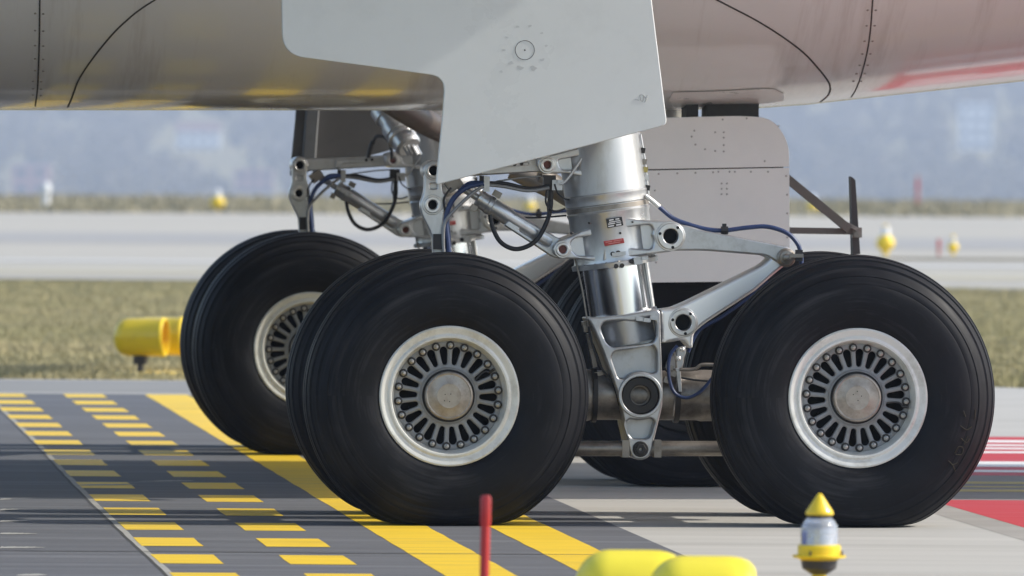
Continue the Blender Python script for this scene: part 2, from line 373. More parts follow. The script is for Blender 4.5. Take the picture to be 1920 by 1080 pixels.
def paint(name, c0, c1, Y0, Y1, m, parent, z=-0.0006, n=None, jit=0.003):
    """a painted bar between two lines, with slightly uneven edges"""
    n = n or max(1, int((Y1 - Y0) / 0.35)); lft = []; rgt = []
    for k in range(n + 1):
        Y = Y0 + (Y1 - Y0) * k / n
        lft.append((lx(c0, Y) + random.uniform(-jit, jit), Y + (random.uniform(-jit, jit) * 3 if k in (0, n) else 0)))
        rgt.append((lx(c1, Y) + random.uniform(-jit, jit), Y + (random.uniform(-jit, jit) * 3 if k in (0, n) else 0)))
    v = [(*p, z) for p in lft] + [(*p, z) for p in rgt]
    f = [(k, n + 1 + k, n + 2 + k, k + 1) for k in range(n)]
    me = bpy.data.meshes.new(name); me.from_pydata(v, [], f); me.update(); me.materials.append(m)
    if me.polygons[0].normal.z < 0: me.flip_normals()
    return link(bpy.data.objects.new(name, me), parent)
paint('yellow_line', -0.71, -0.40, 20, 72.0, M['yellow'], strip)
paint('yellow_line', -0.10, 0.19, 20, 72.0, M['yellow'], strip)
k = 0; Y = 71.96
while Y > 33:
    for (c0, c1) in ((-1.88, -1.60), (-1.31, -1.02)):
        paint('yellow_dash', c0, c1, Y - 0.95, Y, M['yellow'], strip, n=2)
    Y -= 1.868
# joints: the long seam beside the dashes and fine cross joints
def seam_strip(pts, wd, m, z, parent):
    v = []
    for i, p in enumerate(pts):
        q = Vector(pts[min(i + 1, len(pts) - 1)]) - Vector(pts[max(i - 1, 0)]); nrm = Vector((-q.y, q.x)).normalized() * wd / 2
        v += [(p[0] + nrm.x, p[1] + nrm.y, z), (p[0] - nrm.x, p[1] - nrm.y, z)]
    f = [(2 * i, 2 * i + 1, 2 * i + 3, 2 * i + 2) for i in range(len(pts) - 1)]
    me = bpy.data.meshes.new('joint'); me.from_pydata(v, [], f); me.update(); me.materials.append(m)
    if me.polygons[0].normal.z < 0: me.flip_normals()
    return link(bpy.data.objects.new('joint', me), parent)
sp_ = [(-3.95, 73), (-3.5, 67.47), (-2.87, 59.59), (-2.32, 52.44), (-1.90, 47.2), (-1.52, 42.58), (-1.0, 36)]
sp2 = []
for i in range(len(sp_) - 1):
    for t in np.linspace(0, 1, 12, endpoint=False):
        p = Vector(sp_[i]).lerp(Vector(sp_[i + 1]), t); sp2.append((p.x + random.uniform(-.003, .003), p.y))
seam_strip([(p[0] + 0.02, p[1]) for p in sp2], 0.036, M['jointedge'], -0.0014, strip)
seam_strip(sp2, 0.016, M['joint'], -0.0010, strip)
for Yj in (44.2, 68.3, 37.5):
    seam_strip([(x, Yj + random.uniform(-.03, .03) + 0.004 * x) for x in np.linspace(-8, 0.7, 24)], 0.035, M['joint'], -0.0001, strip)
# pale sealing patches on the dark surface
for (x0, y0, x1, y1) in ((395, 620, 690, 617), (695, 601, 985, 598), (0, 745, 100, 743), (0, 803, 142, 801), (0, 865, 190, 866), (0, 936, 232, 935), (0, 692, 60, 690), (80, 1076, 240, 1074)):
    p0 = gnd(*z4(x0, y0)); p1 = gnd(*z4(x1, y1)); n = 14; up = []; dn = []
    for k in range(n + 1):
        t = k / n; h = 0.16 * math.sqrt(max(0, math.sin(math.pi * min(1, max(0, t if x0 > 0 else 0.5 + t / 2))))) * random.uniform(0.5, 1.0)
        x = p0[0] + (p1[0] - p0[0]) * t; y = p0[1] + (p1[1] - p0[1]) * t
        up.append((x, y + h)); dn.append((x, y - h * 0.6))
    sheet('repair_patch', up + dn[::-1], 0.0002, M['jointedge'], strip)
# red mandatory markings and centre line
def wpoly(name, pts, z, m, parent): return sheet(name, pts, z, m, parent)
XR = 4.6
def rx(Y): return 2.25 + 0.083 * (50.7 - Y)
wpoly('red_marking', [(rx(51.5), 51.5), (rx(44.5), 44.5), (XR, 44.5), (XR, 51.5)], -0.0018, M['red'], apron)
wpoly('grey_border', [(rx(51.5) - 0.22, 51.5), (rx(44.5) - 0.22, 44.5), (rx(44.5), 44.5), (rx(51.5), 51.5)], -0.0024, mat('dull_paved_border', (0.33, 0.31, 0.28), 0.85, var=0.15, scale=2, spec=0.2), apron)
wpoly('grey_centre_band', [(2.0, 51.5), (XR, 51.5), (XR, 55.4), (2.0, 55.4)], -0.0024, mat('worn_grey_band', (0.27, 0.255, 0.235), 0.85, var=0.2, scale=1.6, stretch=(0.3, 3, 1), spec=0.2), apron)
for (ya, yb) in ((54.0, 54.35), (53.45, 53.62), (52.75, 53.1)):
    wpoly('centre_line', [(2.3, ya), (XR + 20, ya), (XR + 20, yb), (2.3, yb)], -0.0012, mat('faded_yellow_line', (0.50, 0.40, 0.14), 0.7, var=0.2, scale=3, spec=0.2), apron)
wpoly('red_marking', [(2.55, 55.4), (XR, 55.4), (XR, 62.9), (2.55, 62.9)], -0.0018, M['red'], apron)
for (ya, yb, xa, xb) in ((61.65, 62.15, 2.7, 7.5), (60.9, 61.25, 2.7, 6.2), (60.25, 60.6, 2.7, 6.8), (59.45, 59.85, 2.7, 3.13), (56.9, 57.9, 2.6, 8.0), (55.95, 56.35, 2.6, 8.0)):
    wpoly('white_stroke', [(xa, ya), (xb, ya + 0.05), (xb, yb), (xa, yb - 0.02)], -0.0008, M['white'], apron)
wpoly('red_stroke', [(3.02, 57.25), (5.5, 57.55), (5.5, 57.15)], -0.0002, M['red'], apron)
wpoly('white_stroke', [(2.98, 61.25), (3.10, 61.25), (3.9, 60.25), (3.75, 60.25)], -0.0004, M['white'], apron)

# far taxiway, its bands and lines
far = sheet('far_taxiway', [(-700, 345), (-7, 134.2), (-4.3, 134), (5.8, 129.8), (6.7, 129.3), (700, 118), (700, 285), (14.6, 279), (7.6, 271), (-6.3, 266), (-13.5, 263), (-700, 262)], -0.012, M['farroad'], kind='structure')
bpy.data.objects.remove(far)
far = sheet('far_taxiway', [(-300, 145), (-7, 134.2), (-4.3, 134), (5.8, 129.8), (6.7, 129.3), (300, 118), (300, 285), (14.6, 277), (7.6, 271), (-6.3, 266), (-13.5, 263), (-300, 255)], -0.016, M['farroad'], kind='structure')
def band(name, ya, yb, m, z, tilt=-0.012, x0=-200, x1=200):
    wpoly(name, [(x0, ya + tilt * x0), (x1, ya + tilt * x1), (x1, yb + tilt * x1), (x0, yb + tilt * x0)], z, m, far)
band('asphalt_band', 182, 205, M['farroad_dark'], -0.010, 0.0)
band('white_line', 154.2, 156.2, mat('dull_white_line', (.60, .59, .56), .7, var=.08, scale=.3), -0.006, 0.06)
band('beige_shoulder', 138, 151, mat('beige_shoulder', (0.42, 0.39, 0.32), 0.85, var=0.06, scale=0.1, spec=0.2), -0.011, 0.0, -200, 200)
band('faded_line', 140.5, 141.3, mat('pale_line', (0.55, 0.48, 0.28), 0.85, var=0.06, scale=0.1, spec=0.2), -0.006, 0.0)
# thin dry strip crossing on the far side, right of the aircraft
sheet('dry_grass_strip', [(5.2, 164), (80, 160), (80, 168), (5.6, 167)], -0.004, mat('dry_strip', (0.20, 0.175, 0.12), 0.95, var=0.3, scale=0.5, spec=0.1), far)

# ------------------------------------------------------------------ grass (one mass)
def grass(name, n, sampler, hmin, hmax, wd, z=-0.03, m=M['blade']):
    p = sampler(n); x, y = p[:, 0], p[:, 1]
    h = rng.uniform(hmin, hmax, n) * (0.6 + 0.8 * (0.5 + 0.5 * np.sin(x * 1.9 + 1.3 * np.sin(y * .8)) * np.cos(y * 0.55 + x * .3)))
    ang = rng.uniform(0, math.pi, n); dx = np.cos(ang) * wd * rng.uniform(.6, 1.4, n); dy = np.sin(ang) * wd
    lx_ = rng.normal(0, .45, n) * h; ly_ = rng.normal(0, .45, n) * h
    V = np.zeros((n, 3, 3))
    V[:, 0] = np.stack([x - dx, y - dy, np.full(n, z)], 1); V[:, 1] = np.stack([x + dx, y + dy, np.full(n, z)], 1)
    V[:, 2] = np.stack([x + lx_, y + ly_, z + h], 1)
    me = bpy.data.meshes.new(name); me.vertices.add(3 * n); me.vertices.foreach_set('co', V.reshape(-1))
    me.loops.add(3 * n); me.loops.foreach_set('vertex_index', np.arange(3 * n, dtype=np.int32))
    me.polygons.add(n); me.polygons.foreach_set('loop_start', np.arange(0, 3 * n, 3, dtype=np.int32))
    me.update(calc_edges=True); me.materials.append(m)
    return tag(link(bpy.data.objects.new(name, me)), kind='stuff')
def edge_y(x): return np.where(x < 3.4, 76.55, 76.6 - (x - 3.4) * 0.4)
def s_near(n):
    x = rng.uniform(-11, 11, n); y = 76.6 + (rng.random(n) ** 1.25) * 56.0
    y = np.minimum(y, 132.3 - 0.33 * x + 0.0); y = np.maximum(y, edge_y(x) + 0.35 * rng.random(n) ** 2 + 0.12 * np.sin(x * 5) * np.sin(x * 1.7))
    return np.stack([x, y], 1)
g = grass('grass', 360000, s_near, 0.015, 0.055, 0.007)
tag(g, 'short dry green grass between the two taxiways', 'grass')
def s_far(n):
    x = rng.uniform(-40, 40, n); y = rng.uniform(266, 334, n) + 0.25 * x
    return np.stack([x, y], 1)
g = grass('grass', 60000, s_far, 0.06, 0.24, 0.05, -0.03, mat('straw_blade', (0.36, 0.32, 0.22), 0.85, var=0.25, scale=0.2, dirt=(0.24, 0.22, 0.12), dirt_amt=0.6, dscale=0.1, spec=0.15))
tag(g, 'distant dry grass strip beyond the far taxiway', 'grass')

# ------------------------------------------------------------------ the airliner
plane = empty('airliner', (OX, OY, 0), PSI)
tag(plane, 'grey airliner standing on its main landing gear across the yellow lines', 'airplane')
CL = 6.30                                       # centre line, lateral
BS = 0.965                                      # near leg, lateral
TRACK = 10.68

# fuselage and belly
ZS = [(-19, 2.55), (-16, 2.30), (-12, 2.06), (-8, 2.0), (-2.96, 2.006), (-0.54, 2.022), (0.69, 2.032), (1.15, 2.045), (1.42, 2.066), (1.75, 2.105), (2.65, 2.208), (3.8, 2.34), (5.5, 2.50), (8, 2.66), (11, 2.9)]
def zbot(a): return float(np.interp(a, [q[0] for q in ZS], [q[1] for q in ZS]))
WB, ZC, NB = 3.05, 4.3, 2.45
def wbel(a): return WB * (1 - 0.25 * max(0, (a - 3) / 8) ** 1.5 - 0.25 * max(0, (-a - 9) / 10) ** 2)
def belly_z(a, b):
    x = min(0.9999, abs(b - CL) / wbel(a)); return ZC - (ZC - zbot(a)) * (1 - x ** NB) ** (1 / NB)
st = sorted(set([q[0] for q in ZS] + list(np.arange(-19, 11.01, 0.25))))
ang = [math.pi * (k / 120) for k in range(121)]
v = []; f = []
for a in st:
    for t in ang:
        c, s_ = math.cos(t), math.sin(t)
        x = math.copysign(abs(c) ** (2 / NB), c); y = abs(s_) ** (2 / NB)
        v.append((a, CL - x * wbel(a), ZC - y * (ZC - zbot(a))))
n = len(ang)
for i in range(len(st) - 1):
    for k in range(n - 1): f.append((i * n + k, (i + 1) * n + k, (i + 1) * n + k + 1, i * n + k + 1))
mb = MB(); mb.add(v, f)
belly = mb.build('belly_fairing', M['belly'], plane, 60)
me = belly.data
if sum(p.normal.z * p.area for p in me.polygons) > 0: me.flip_normals()
mb = MB()
RF, ZF = 2.82, 5.35
prof = [(0, .05), (.6, 1.0), (2, 1.9), (5, 2.6), (8, RF), (44, RF), (52, 2.45), (58, 1.8), (64, .9), (67, .25)]
mb.lathe((-32, CL, ZF), (40, CL, ZF + 0.7), prof, 64)
mb.build('fuselage', M['fuse'], plane, 40)
# wings: an airfoil slab from the body side outwards
def wing(sgn):
    mb = MB(); secs = []
    for (d, le, te, z, th) in ((2.2, -8.6, 2.35, 4.0, 1.25), (5.35, -6.6, 1.86, 4.15, 0.95), (9.4, -4.1, 1.9, 4.8, 0.7), (28, 7.4, 10.0, 7.8, 0.25)):
        b = CL - sgn * d; q = []
        for (u, h) in ((0, 0), (.03, .35), (.15, .8), (.35, 1), (.65, .72), (1, .03), (.65, -.10), (.35, -.22), (.15, -.25), (.03, -.15)):
            q.append((le + (te - le) * u, b, z + th * h * 0.55))
        secs.append(q)
    n = 10; v = [p for q in secs for p in q]
    f = [(i * n + k, i * n + (k + 1) % n, (i + 1) * n + (k + 1) % n, (i + 1) * n + k) for i in range(3) for k in range(n)]
    f += [tuple(range(n)), tuple(3 * n + k for k in range(n))]
    mb.add(v, f); return mb.build('wing', M['wing'], plane, 40)
wing(1); wing(-1)

# lines on the belly: follow the skin seen through these points
def on_belly(px, py):
    d = ray(px, py); rel = CAM - Vector((OX, OY, 0))
    lo = None; t = 50.0
    def inside(t):
        p = rel + d * t; a, b, z = p.dot(AX), p.dot(BX), p.z
        if abs(b - CL) >= wbel(a): return False
        return z > belly_z(a, b)
    while t < 56 and not inside(t): t += 0.02
    if t >= 56: return None
    lo, hi = t - 0.02, t
    for _ in range(25):
        m_ = (lo + hi) / 2
        if inside(m_): hi = m_
        else: lo = m_
    p = rel + d * lo; return Vector((p.dot(AX), p.dot(BX), p.z))
def bnorm(p):
    e = 1e-3
    da = (belly_z(p.x + e, p.y) - belly_z(p.x - e, p.y)) / (2 * e); db = (belly_z(p.x, p.y + e) - belly_z(p.x, p.y - e)) / (2 * e)
    return Vector((da, db, -1)).normalized()
def dens(pts, step=6):
    o = []
    P = [Vector(p) for p in pts]
    for i in range(len(P) - 1):
        a = P[max(0, i - 1)]; b = P[i]; c = P[i + 1]; d = P[min(len(P) - 1, i + 2)]
        n = max(2, int((c - b).length / step))
        for k in range(n):
            t = k / n
            o.append(0.5 * ((2 * b) + (c - a) * t + (2 * a - 5 * b + 4 * c - d) * t * t + (3 * b - a - 3 * c + d) * t ** 3))
    o.append(P[-1]); return o
def skin_line(name, pts, wd, m, off=0.002):
    Q = [q for q in (on_belly(*p) for p in dens(pts)) if q is not None]
    v = []
    for i, q in enumerate(Q):
        t = (Q[min(i + 1, len(Q) - 1)] - Q[max(i - 1, 0)]).normalized(); nn = bnorm(q); s_ = t.cross(nn).normalized() * wd / 2
        for h in (off, -0.004): v += [q + s_ + nn * h, q - s_ + nn * h]
    f = []
    for i in range(len(Q) - 1):
        k = 4 * i; f += [(k, k + 1, k + 5, k + 4), (k, k + 4, k + 6, k + 2), (k + 1, k + 3, k + 7, k + 5)]
    mb = MB(); mb.add(v, f); return mb.build(name, m, belly, 60)
def skin_rivets(name, pts, r):
    mb = MB()
    for p in pts:
        q = on_belly(*p)
        if q is None: continue
        nn = bnorm(q); mb.lathe(q - nn * 0.003, q + nn * 0.004, [(0, r), (0.005, r), (0.007, r * .6)], 8)
    return tag(mb.build(name, M['rivet'], belly), kind='stuff')
skin_line('panel_seam', [(75, -60), (74, 60), (72, 130), (70, 170), (66, 199)], 0.008, M['seam'])
skin_line('panel_seam', [(420, -70), (290, 0), (230, 45), (185, 95), (150, 145), (136, 180), (127, 201)], 0.009, M['seam'])
skin_line('panel_seam', [(1250, -50), (1345, 0), (1430, 45), (1500, 93), (1540, 135), (1556, 160), (1553, 178), (1538, 191)], 0.010, M['seam'])
skin_line('panel_seam', [(1639, -60), (1635, 20), (1629, 80), (1618, 130), (1606, 165), (1596, 182)], 0.007, M['seam'])
rl = []
for y in (-20, 25, 57, 85, 110, 132, 152, 166, 178): rl += [(66 - (y > 150) * 4, y), (81 - (y > 150) * 4, y + 1)]
skin_rivets('rivet_row', rl, 0.007)
rl = []
for (x, y) in ((1638, -15), (1634, 19), (1632, 48), (1628, 77), (1624, 101), (1619, 122), (1613, 138), (1607, 152)): rl += [(x - 7, y), (x + 8, y)]
skin_rivets('rivet_row', rl, 0.007)
# light access panel at the lower edge of the belly
P = []
for (x, y) in dens([(1262, 172), (1340, 170), (1452, 166), (1470, 184), (1455, 190), (1380, 197), (1262, 199), (1262, 172)], 12)[:-1]:
    q = on_belly(x, y)
    if q is not None: P.append(q + bnorm(q) * 0.004)
mb = MB(); ctr = sum(P, Vector()) / len(P)
mb.add(P + [on_belly(1350, 184) + bnorm(ctr) * 0.004], [(i, (i + 1) % len(P), len(P)) for i in range(len(P))]); mb.build('access_panel', mat('panel_paint', (.86, .85, .83), .35, var=.02), belly)

# ---- wheels
RO = 0.345; ZH = 0.625
def tyre_mesh():
    R = 0.692
    pr = [(-.195, .325), (-.232, .336), (-.246, .352), (-.256, .385), (-.263, .43), (-.265, .47), (-.263, .51), (-.257, .542), (-.2535, .548), (-.254, .553), (-.247, .572), (-.2395, .585), (-.2375, .583), (-.2345, .586), (-.2355, .592), (-.226, .607), (-.214, .622), (-.206, .630), (-.198, .624), (-.190, .629), (-.188, .642)]
    half = []
    for y in (-.150, -.100, -.050, 0):
        def cr(q): return 0.692 - 3.63 * abs(q) ** 2.6
        half += [(y - .010, cr(y - .01)), (y - .007, cr(y) - .014), (y + .007, cr(y) - .014), (y + .010, cr(y + .01))] if y < 0 else [(y - .010, cr(y - .01)), (y - .007, cr(y) - .014)]
    prof = pr + half; full = prof + [(-y, r) for (y, r) in reversed(prof)]
    seg = 176; v = []; f = []
    for (y, r) in full:
        for k in range(seg):
            a = 2 * math.pi * k / seg + 0.002
            x, z = r * math.cos(a), r * math.sin(a); yy = y
            dz = -ZH - z
            if r > 0.4 and z < -ZH + 0.16:
                fl = max(0.0, (-ZH + 0.16 - z) / 0.16); yy = y * (1 + 0.05 * min(1.0, fl) ** 2)
            if z < -ZH + .05:
                e_ = (z + ZH) / .016; z = -ZH + .016 * (math.log1p(math.exp(max(-30, min(30, e_)))) if e_ < 20 else e_)
                z -= .0005 if z < -ZH + .004 else 0
            v.append((x, yy, z))
    n = len(full)
    for i in range(n - 1):
        for k in range(seg):
            k2 = (k + 1) % seg; f.append((i * seg + k, i * seg + k2, (i + 1) * seg + k2, (i + 1) * seg + k))
    mb = MB(); mb.add(v, f); return mb.mesh('tyre', M['tyre'], 28, True)
NBOLT = 22
def wheel_mesh():
    mb = MB()
    prof = [(-.02, .30), (-.02, .335), (.02, .338), (.205, .338), (.232, .3405), (.240, .338), (.244, .331), (.242, .320), (.236, .311), (.2345, .300), (.240, .289), (.2395, .281), (.232, .277), (.175, .270), (.158, .262), (.152, .25)]
    mb.lathe((0, 0, 0), (0, -1, 0), prof, 96, 0, caps=False)
    slots = []
    for k in range(NBOLT):
        a = 2 * math.pi * (k + .5) / NBOLT
        pts = capsule((.162, 0), .0120, (.2185, 0), .0190, 8)
        slots.append([(x * math.cos(a) - y * math.sin(a), x * math.sin(a) + y * math.cos(a)) for (x, y) in pts])
    mb.plate([circ((0, 0), .266, 88)] + slots + [circ((0, 0), .09, 40)], -.160, -.128, .006, 1, 2)
    mb.lathe((0, -.128, 0), (0, -1, 0), [(0, .140), (.038, .138), (.046, .130), (.046, .10)], 48, 1, caps=False)
    mb.lathe((0, -.1735, 0), (0, -1, 0), [(0, .1175), (.0025, .1175), (.0025, .1275), (0, .1275)], 48, 2, caps=False)
    mb.lathe((0, -.02, 0), (0, -.03, 0), [(0, .31), (.03, .305)], 48, 2)        # brake behind the slots
    for k in range(11):
        a = 2 * math.pi * k / 11; mb.box((.19 * math.cos(a), -.07, .19 * math.sin(a)), (.03, .03, .03), 2)
    return mb.mesh('wheel', [M['rimpaint'], M['disc'], M['cavity']], 30, False)
def hub_mesh():
    mb = MB(); mb.lathe((0, -.10, 0), (0, -1, 0), [(0, .117), (.04, .117), (.04, .124), (.044, .124), (.046, .116), (.105, .117), (.113, .114), (.116, .108), (.114, .103), (.118, .060), (.119, .058), (.1185, .050), (.1205, .004)], 48)
    for (x, z) in ((.0, .012), (-.02, -.006), (.018, -.02), (-.004, -.032)): mb.lathe((x, -.217, z), (x, -1, z), [(0, .003), (.004, .003)], 6, 1)
    return mb.mesh('hub_cap', [M['hubcap'], M['darkmetal']], 25, True)
def bolt_mesh():
    mb = MB(); mb.lathe((0, 0, 0), (0, -1, 0), [(-.01, .021), (.005, .021), (.006, .017), (.010, .0165)], 12, 1); mb.lathe((0, -.008, 0), (0, -1, 0), [(0, .0125), (.014, .0115), (.015, .008), (.022, .007), (.024, .004)], 8)
    return mb.mesh('wheel_bolt', [M['bolt'], M['darkmetal']], 35, True)
ME_T, ME_W, ME_H, ME_B = tyre_mesh(), wheel_mesh(), hub_mesh(), bolt_mesh()
def wheel(a, b, rot=0.0, bolts=True, turn=0.0, spin=0.0):
    o = bpy.data.objects.new('wheel', ME_W); link(o, plane); o.location = (a, b, ZH); o.rotation_euler = (0, 0, turn)
    t = link(bpy.data.objects.new('tyre', ME_T), o)
    h = link(bpy.data.objects.new('hub_cap', ME_H), o); h.rotation_euler = (0, spin, 0)
    if turn == 0.0: o.rotation_euler = (0, rot, 0); t.rotation_euler = (0, -rot, 0)
    if bolts:
        for k in range(NBOLT):
            an = 2 * math.pi * k / NBOLT
            q = link(bpy.data.objects.new('wheel_bolt', ME_B), o); q.location = (.2435 * math.cos(an), -.158, .2435 * math.sin(an)); q.rotation_euler = (0, random.uniform(0, 1), 0)
        mb = MB(); an = math.radians(42)            # tyre valve and sensor lead
        mb.tube([(.11, -.19, .10), (.13, -.172, .13), (.150, -.166, .150), (.17, -.166, .150)], .004, 6)
        mb.lathe((.172, -.165, .150), (.185, -.175, .165), [(0, .008), (.03, .008)], 8)
        vv = mb.build('valve', M['darkmetal'], o); vv.rotation_euler = (0, spin - rot, 0)
    return o
def bogie_wheels(off, yfirst=True):
    for (s_, sp) in ((-1, 0.2), (1, 0.9)):
        wheel(.99 * s_, .265 + off, rot=sp * 2.3 + off * .17, bolts=True, spin=sp)
        wheel(.99 * s_, 1.665 + off, bolts=False, turn=math.pi)
bogie_wheels(0); bogie_wheels(TRACK)
ca, cz = L(1290, 678, 5.6)
for o_ in (wheel(ca, CL - .47, bolts=False), wheel(ca, CL + .47, bolts=False, turn=math.pi)):
    mb = MB(); mb.lathe((0, 0, 0), (0, -1, 0), [(0, .33), (.19, .335), (.205, .325), (.19, .29), (.12, .27), (.10, .12), (.14, .11)], 64)
    o_.data = mb.mesh('wheel', M['cavity'], 30, True)
    for ch in o_.children:
        if ch.name.startswith('hub'): ch.location.y = .05

# chalk scribble on the near rear tyre
def on_tyre(px, py):
    a, z = L(px, py, 0.01); a -= .99; z -= ZH; r = math.hypot(a, z)
    y = float(np.interp(r, [.352, .385, .43, .47, .51, .542, .553, .572, .592, .607, .622], [-.246, -.256, -.263, -.265, -.263, -.257, -.254, -.247, -.2355, -.226, -.214]))
    return Vector((a, y - 0.001, z))
rear = [o for o in plane.children if o.name.startswith('wheel') and abs(o.location.x - .99) < .01 and o.location.y < .5][0]
mb = MB()
for stroke in ([(1778, 864), (1786, 872), (1792, 884)], [(1786, 872), (1796, 868)], [(1790, 850), (1797, 838), (1806, 840), (1803, 852), (1792, 852)], [(1802, 822), (1812, 830), (1818, 822)], [(1808, 834), (1814, 818)], [(1800, 798), (1812, 806), (1822, 800)], [(1806, 770), (1810, 782)], [(1829, 768), (1828, 786)]):
    mb.tube([on_tyre(*p) for p in stroke], .0026, 5, 0, 4)
ck = tag(mb.build('chalk_mark', M['chalk'], rear), kind='stuff'); ck.rotation_euler = (0, -rear.rotation_euler.y, 0)

# ---- main landing gear leg (built once, copied across)
def axisp(px, py): return L3(px, py, BS)
bot, top = axisp(1153.5, 497), axisp(1128, 300)
axd = (top - bot).normalized()
mb = MB()
mb.lathe(bot, top, [(-.004, .170), (-.004, .212), (.018, .214), (.022, .202), (.040, .198), (.25, .200), (.262, .205), (.268, .2055), (.275, .2005), (.303, .2005), (.308, .206), (.318, .2065), (.345, .2065), (.350, .209), (.357, .209), (.362, .205), (2.55, .205)], 96)
# lug that carries the upper torque link
def lug(outline, pocket, b0=.775, b1=1.155, dp=.055, bev=.010, bore=None):
    h = [cpx(*bore, b0)]
    mb.plate([pl(outline, b0)] + [pl(pocket, b0)] + h, b0, b0 + dp, bev, 0, 3)
    mb.plate([pl(outline, b0)] + h, b0 + dp - .012, b1 - dp + .012, .004)
    mb.plate([pl(outline, b0)] + [pl(pocket, b0)] + h, b1 - dp, b1, bev)
lug([(1135, 401, 0), (1178, 409, 12), (1215, 413, 10), (1266, 415, 16), (1287, 434, 16), (1284, 456, 16), (1264, 471, 14), (1190, 481, 10), (1130, 490, 0)],
    [(1142, 434, 0), (1190, 424, 10), (1220, 421, 7), (1225, 432, 5), (1222, 440, 3), (1227, 452, 8), (1222, 467, 6), (1190, 466, 8), (1142, 456, 0)], bore=(1257, 443, 18))
lug([(1036, 466, 8), (1045, 452, 10), (1068, 444, 8), (1090, 433, 6), (1140, 418, 0), (1140, 494, 0), (1088, 485, 5), (1055, 485, 10), (1040, 478, 8)],
    [(1070, 455, 6), (1078, 446, 6), (1128, 440, 0), (1128, 478, 0), (1084, 480, 6), (1072, 470, 6)], .80, 1.13, .05, bore=(1055, 467.7, 9))
lug([(1006, 309, 10), (1012, 292, 12), (1040, 288, 8), (1118, 268, 0), (1118, 336, 0), (1060, 325, 8), (1018, 326, 10)],
    [(1046, 300, 6), (1108, 288, 0), (1108, 318, 0), (1052, 318, 8)], .80, 1.13, .05, bore=(1026, 309, 9))
leg = mb.build('landing_gear_leg', M['silver'], plane, 32)
def part(name, mb_, m, parent=leg, angle=32): return mb_.build(name, m, parent, angle)
# dark band laid in the ring groove to give its shade
mb = MB(); mb.lathe(bot, top, [(.278, .2008), (.278, .2035), (.301, .2035), (.301, .2008)], 72, caps=False); part('groove_shade_band', mb, M['dirty'])
# bolts and blocks under the housing
mb = MB()
for (x, y, w_, h_) in ((1196, 489, 16, 14), (1160, 476, 26, 7), (1208, 484, 14, 7)):
    a, z = L(x, y, .76); mb.box((a, .775, z), (w_ / 387, .06, h_ / 387), 0, Matrix.Rotation(-0.13, 3, 'Y'))
part('seal_block', mb, M['machined'])
mb = MB()
for (x, y) in ((1149, 476), (1159, 474), (1155, 499), (1166, 498), (1184, 490)):
    a, z = L(x, y, .76); mb.lathe((a, .79, z), (a, .6, z), [(0, .012), (.04, .012)], 8)
tag(part('bolt_row', mb, M['darkmetal']), kind='stuff')
# piston
pb = axisp(1171, 612)
pb = axisp(1169, 597)
mb = MB(); mb.lathe(pb, bot + axd * .05, [(0, .163), ((bot + axd * .05 - pb).length, .163)], 80); part('piston', mb, M['chrome'])
# sensor tube running down the right flank of the piston
mb = MB(); mb.tube([L3(1210, 490, .83), L3(1216, 530, .83), L3(1223, 575, .83)], .014, 10); part('guide_rod', mb, M['bright'])
# fork
def q3(x, y): return (1080 + x / 3.482, 560 + y / 3.482)
FO = [(*q3(75, 128), 4), (*q3(300, 108), 20), (*q3(530, 68), 4), (*q3(552, 88), 6), (*q3(556, 300), 0), (*q3(568, 560), 30), (*q3(568, 690), 40), (*q3(540, 800), 20), (*q3(508, 930), 5), (*q3(500, 990), 20), (*q3(475, 1040), 12), (*q3(420, 1058), 12), (*q3(365, 1040), 12), (*q3(345, 985), 10), (*q3(335, 910), 20), (*q3(290, 700), 30), (*q3(262, 590), 30), (*q3(180, 360), 0), (*q3(112, 190), 20)]
P1 = [(*q3(158, 200), 8), (*q3(180, 150), 12), (*q3(300, 140), 10), (*q3(385, 150), 10), (*q3(420, 125), 8), (*q3(500, 118), 14), (*q3(523, 160), 12), (*q3(524, 260), 12), (*q3(490, 292), 10), (*q3(250, 320), 10), (*q3(205, 300), 8)]
P2 = [(*q3(230, 385), 8), (*q3(250, 345), 9), (*q3(400, 322), 20), (*q3(500, 300), 10), (*q3(526, 340), 10), (*q3(528, 480), 8), (*q3(490, 488), 6), (*q3(430, 470), 12), (*q3(350, 490), 10), (*q3(310, 528), 6), (*q3(275, 520), 8)]
P3 = [(*q3(325, 815), 6), (*q3(345, 785), 6), (*q3(420, 795), 15), (*q3(492, 780), 6), (*q3(514, 800), 6), (*q3(485, 895), 7), (*q3(465, 915), 7), (*q3(372, 915), 7), (*q3(348, 890), 7)]
fb0, fb1 = .79, 1.14
mb = MB()
hole = cpx(*q3(420, 632), 36, fb0, 48)
mb.plate([pl(FO, fb0), pl(P1, fb0), pl(P2, fb0), pl(P3, fb0), hole], fb0, fb0 + .10, .010, 0, 3)
mb.plate([pl(FO, fb0), hole], fb0 + .09, fb1 - .09, .004)
mb.plate([pl(FO, fb0), pl(P1, fb0), pl(P2, fb0), pl(P3, fb0), hole], fb1 - .10, fb1, .010, 0, 3)
mb.plate([cpx(*q3(420, 632), 42, fb0, 56), cpx(*q3(420, 632), 35.5, fb0, 48)], fb0 - .016, fb0 + .03, .004)
mb.lathe(axisp(1168, 588), axisp(1182, 652), [(0, .168), (.02, .170), (.03, .155), (.15, .150)], 64)
part('fork', mb, M['machined'])
mb = MB(); c = L(*q3(420, 632), fb0)
mb.plate([circ(c, 35.2 / 387, 48), circ(c, 19 / 387, 36)], fb0 - .006, fb0 + .12, .006, 0)
mb.plate([circ(c, 19.5 / 387, 36), circ(c, 16.5 / 387, 36)], fb0 + .03, fb0 + .16, .002, 1)
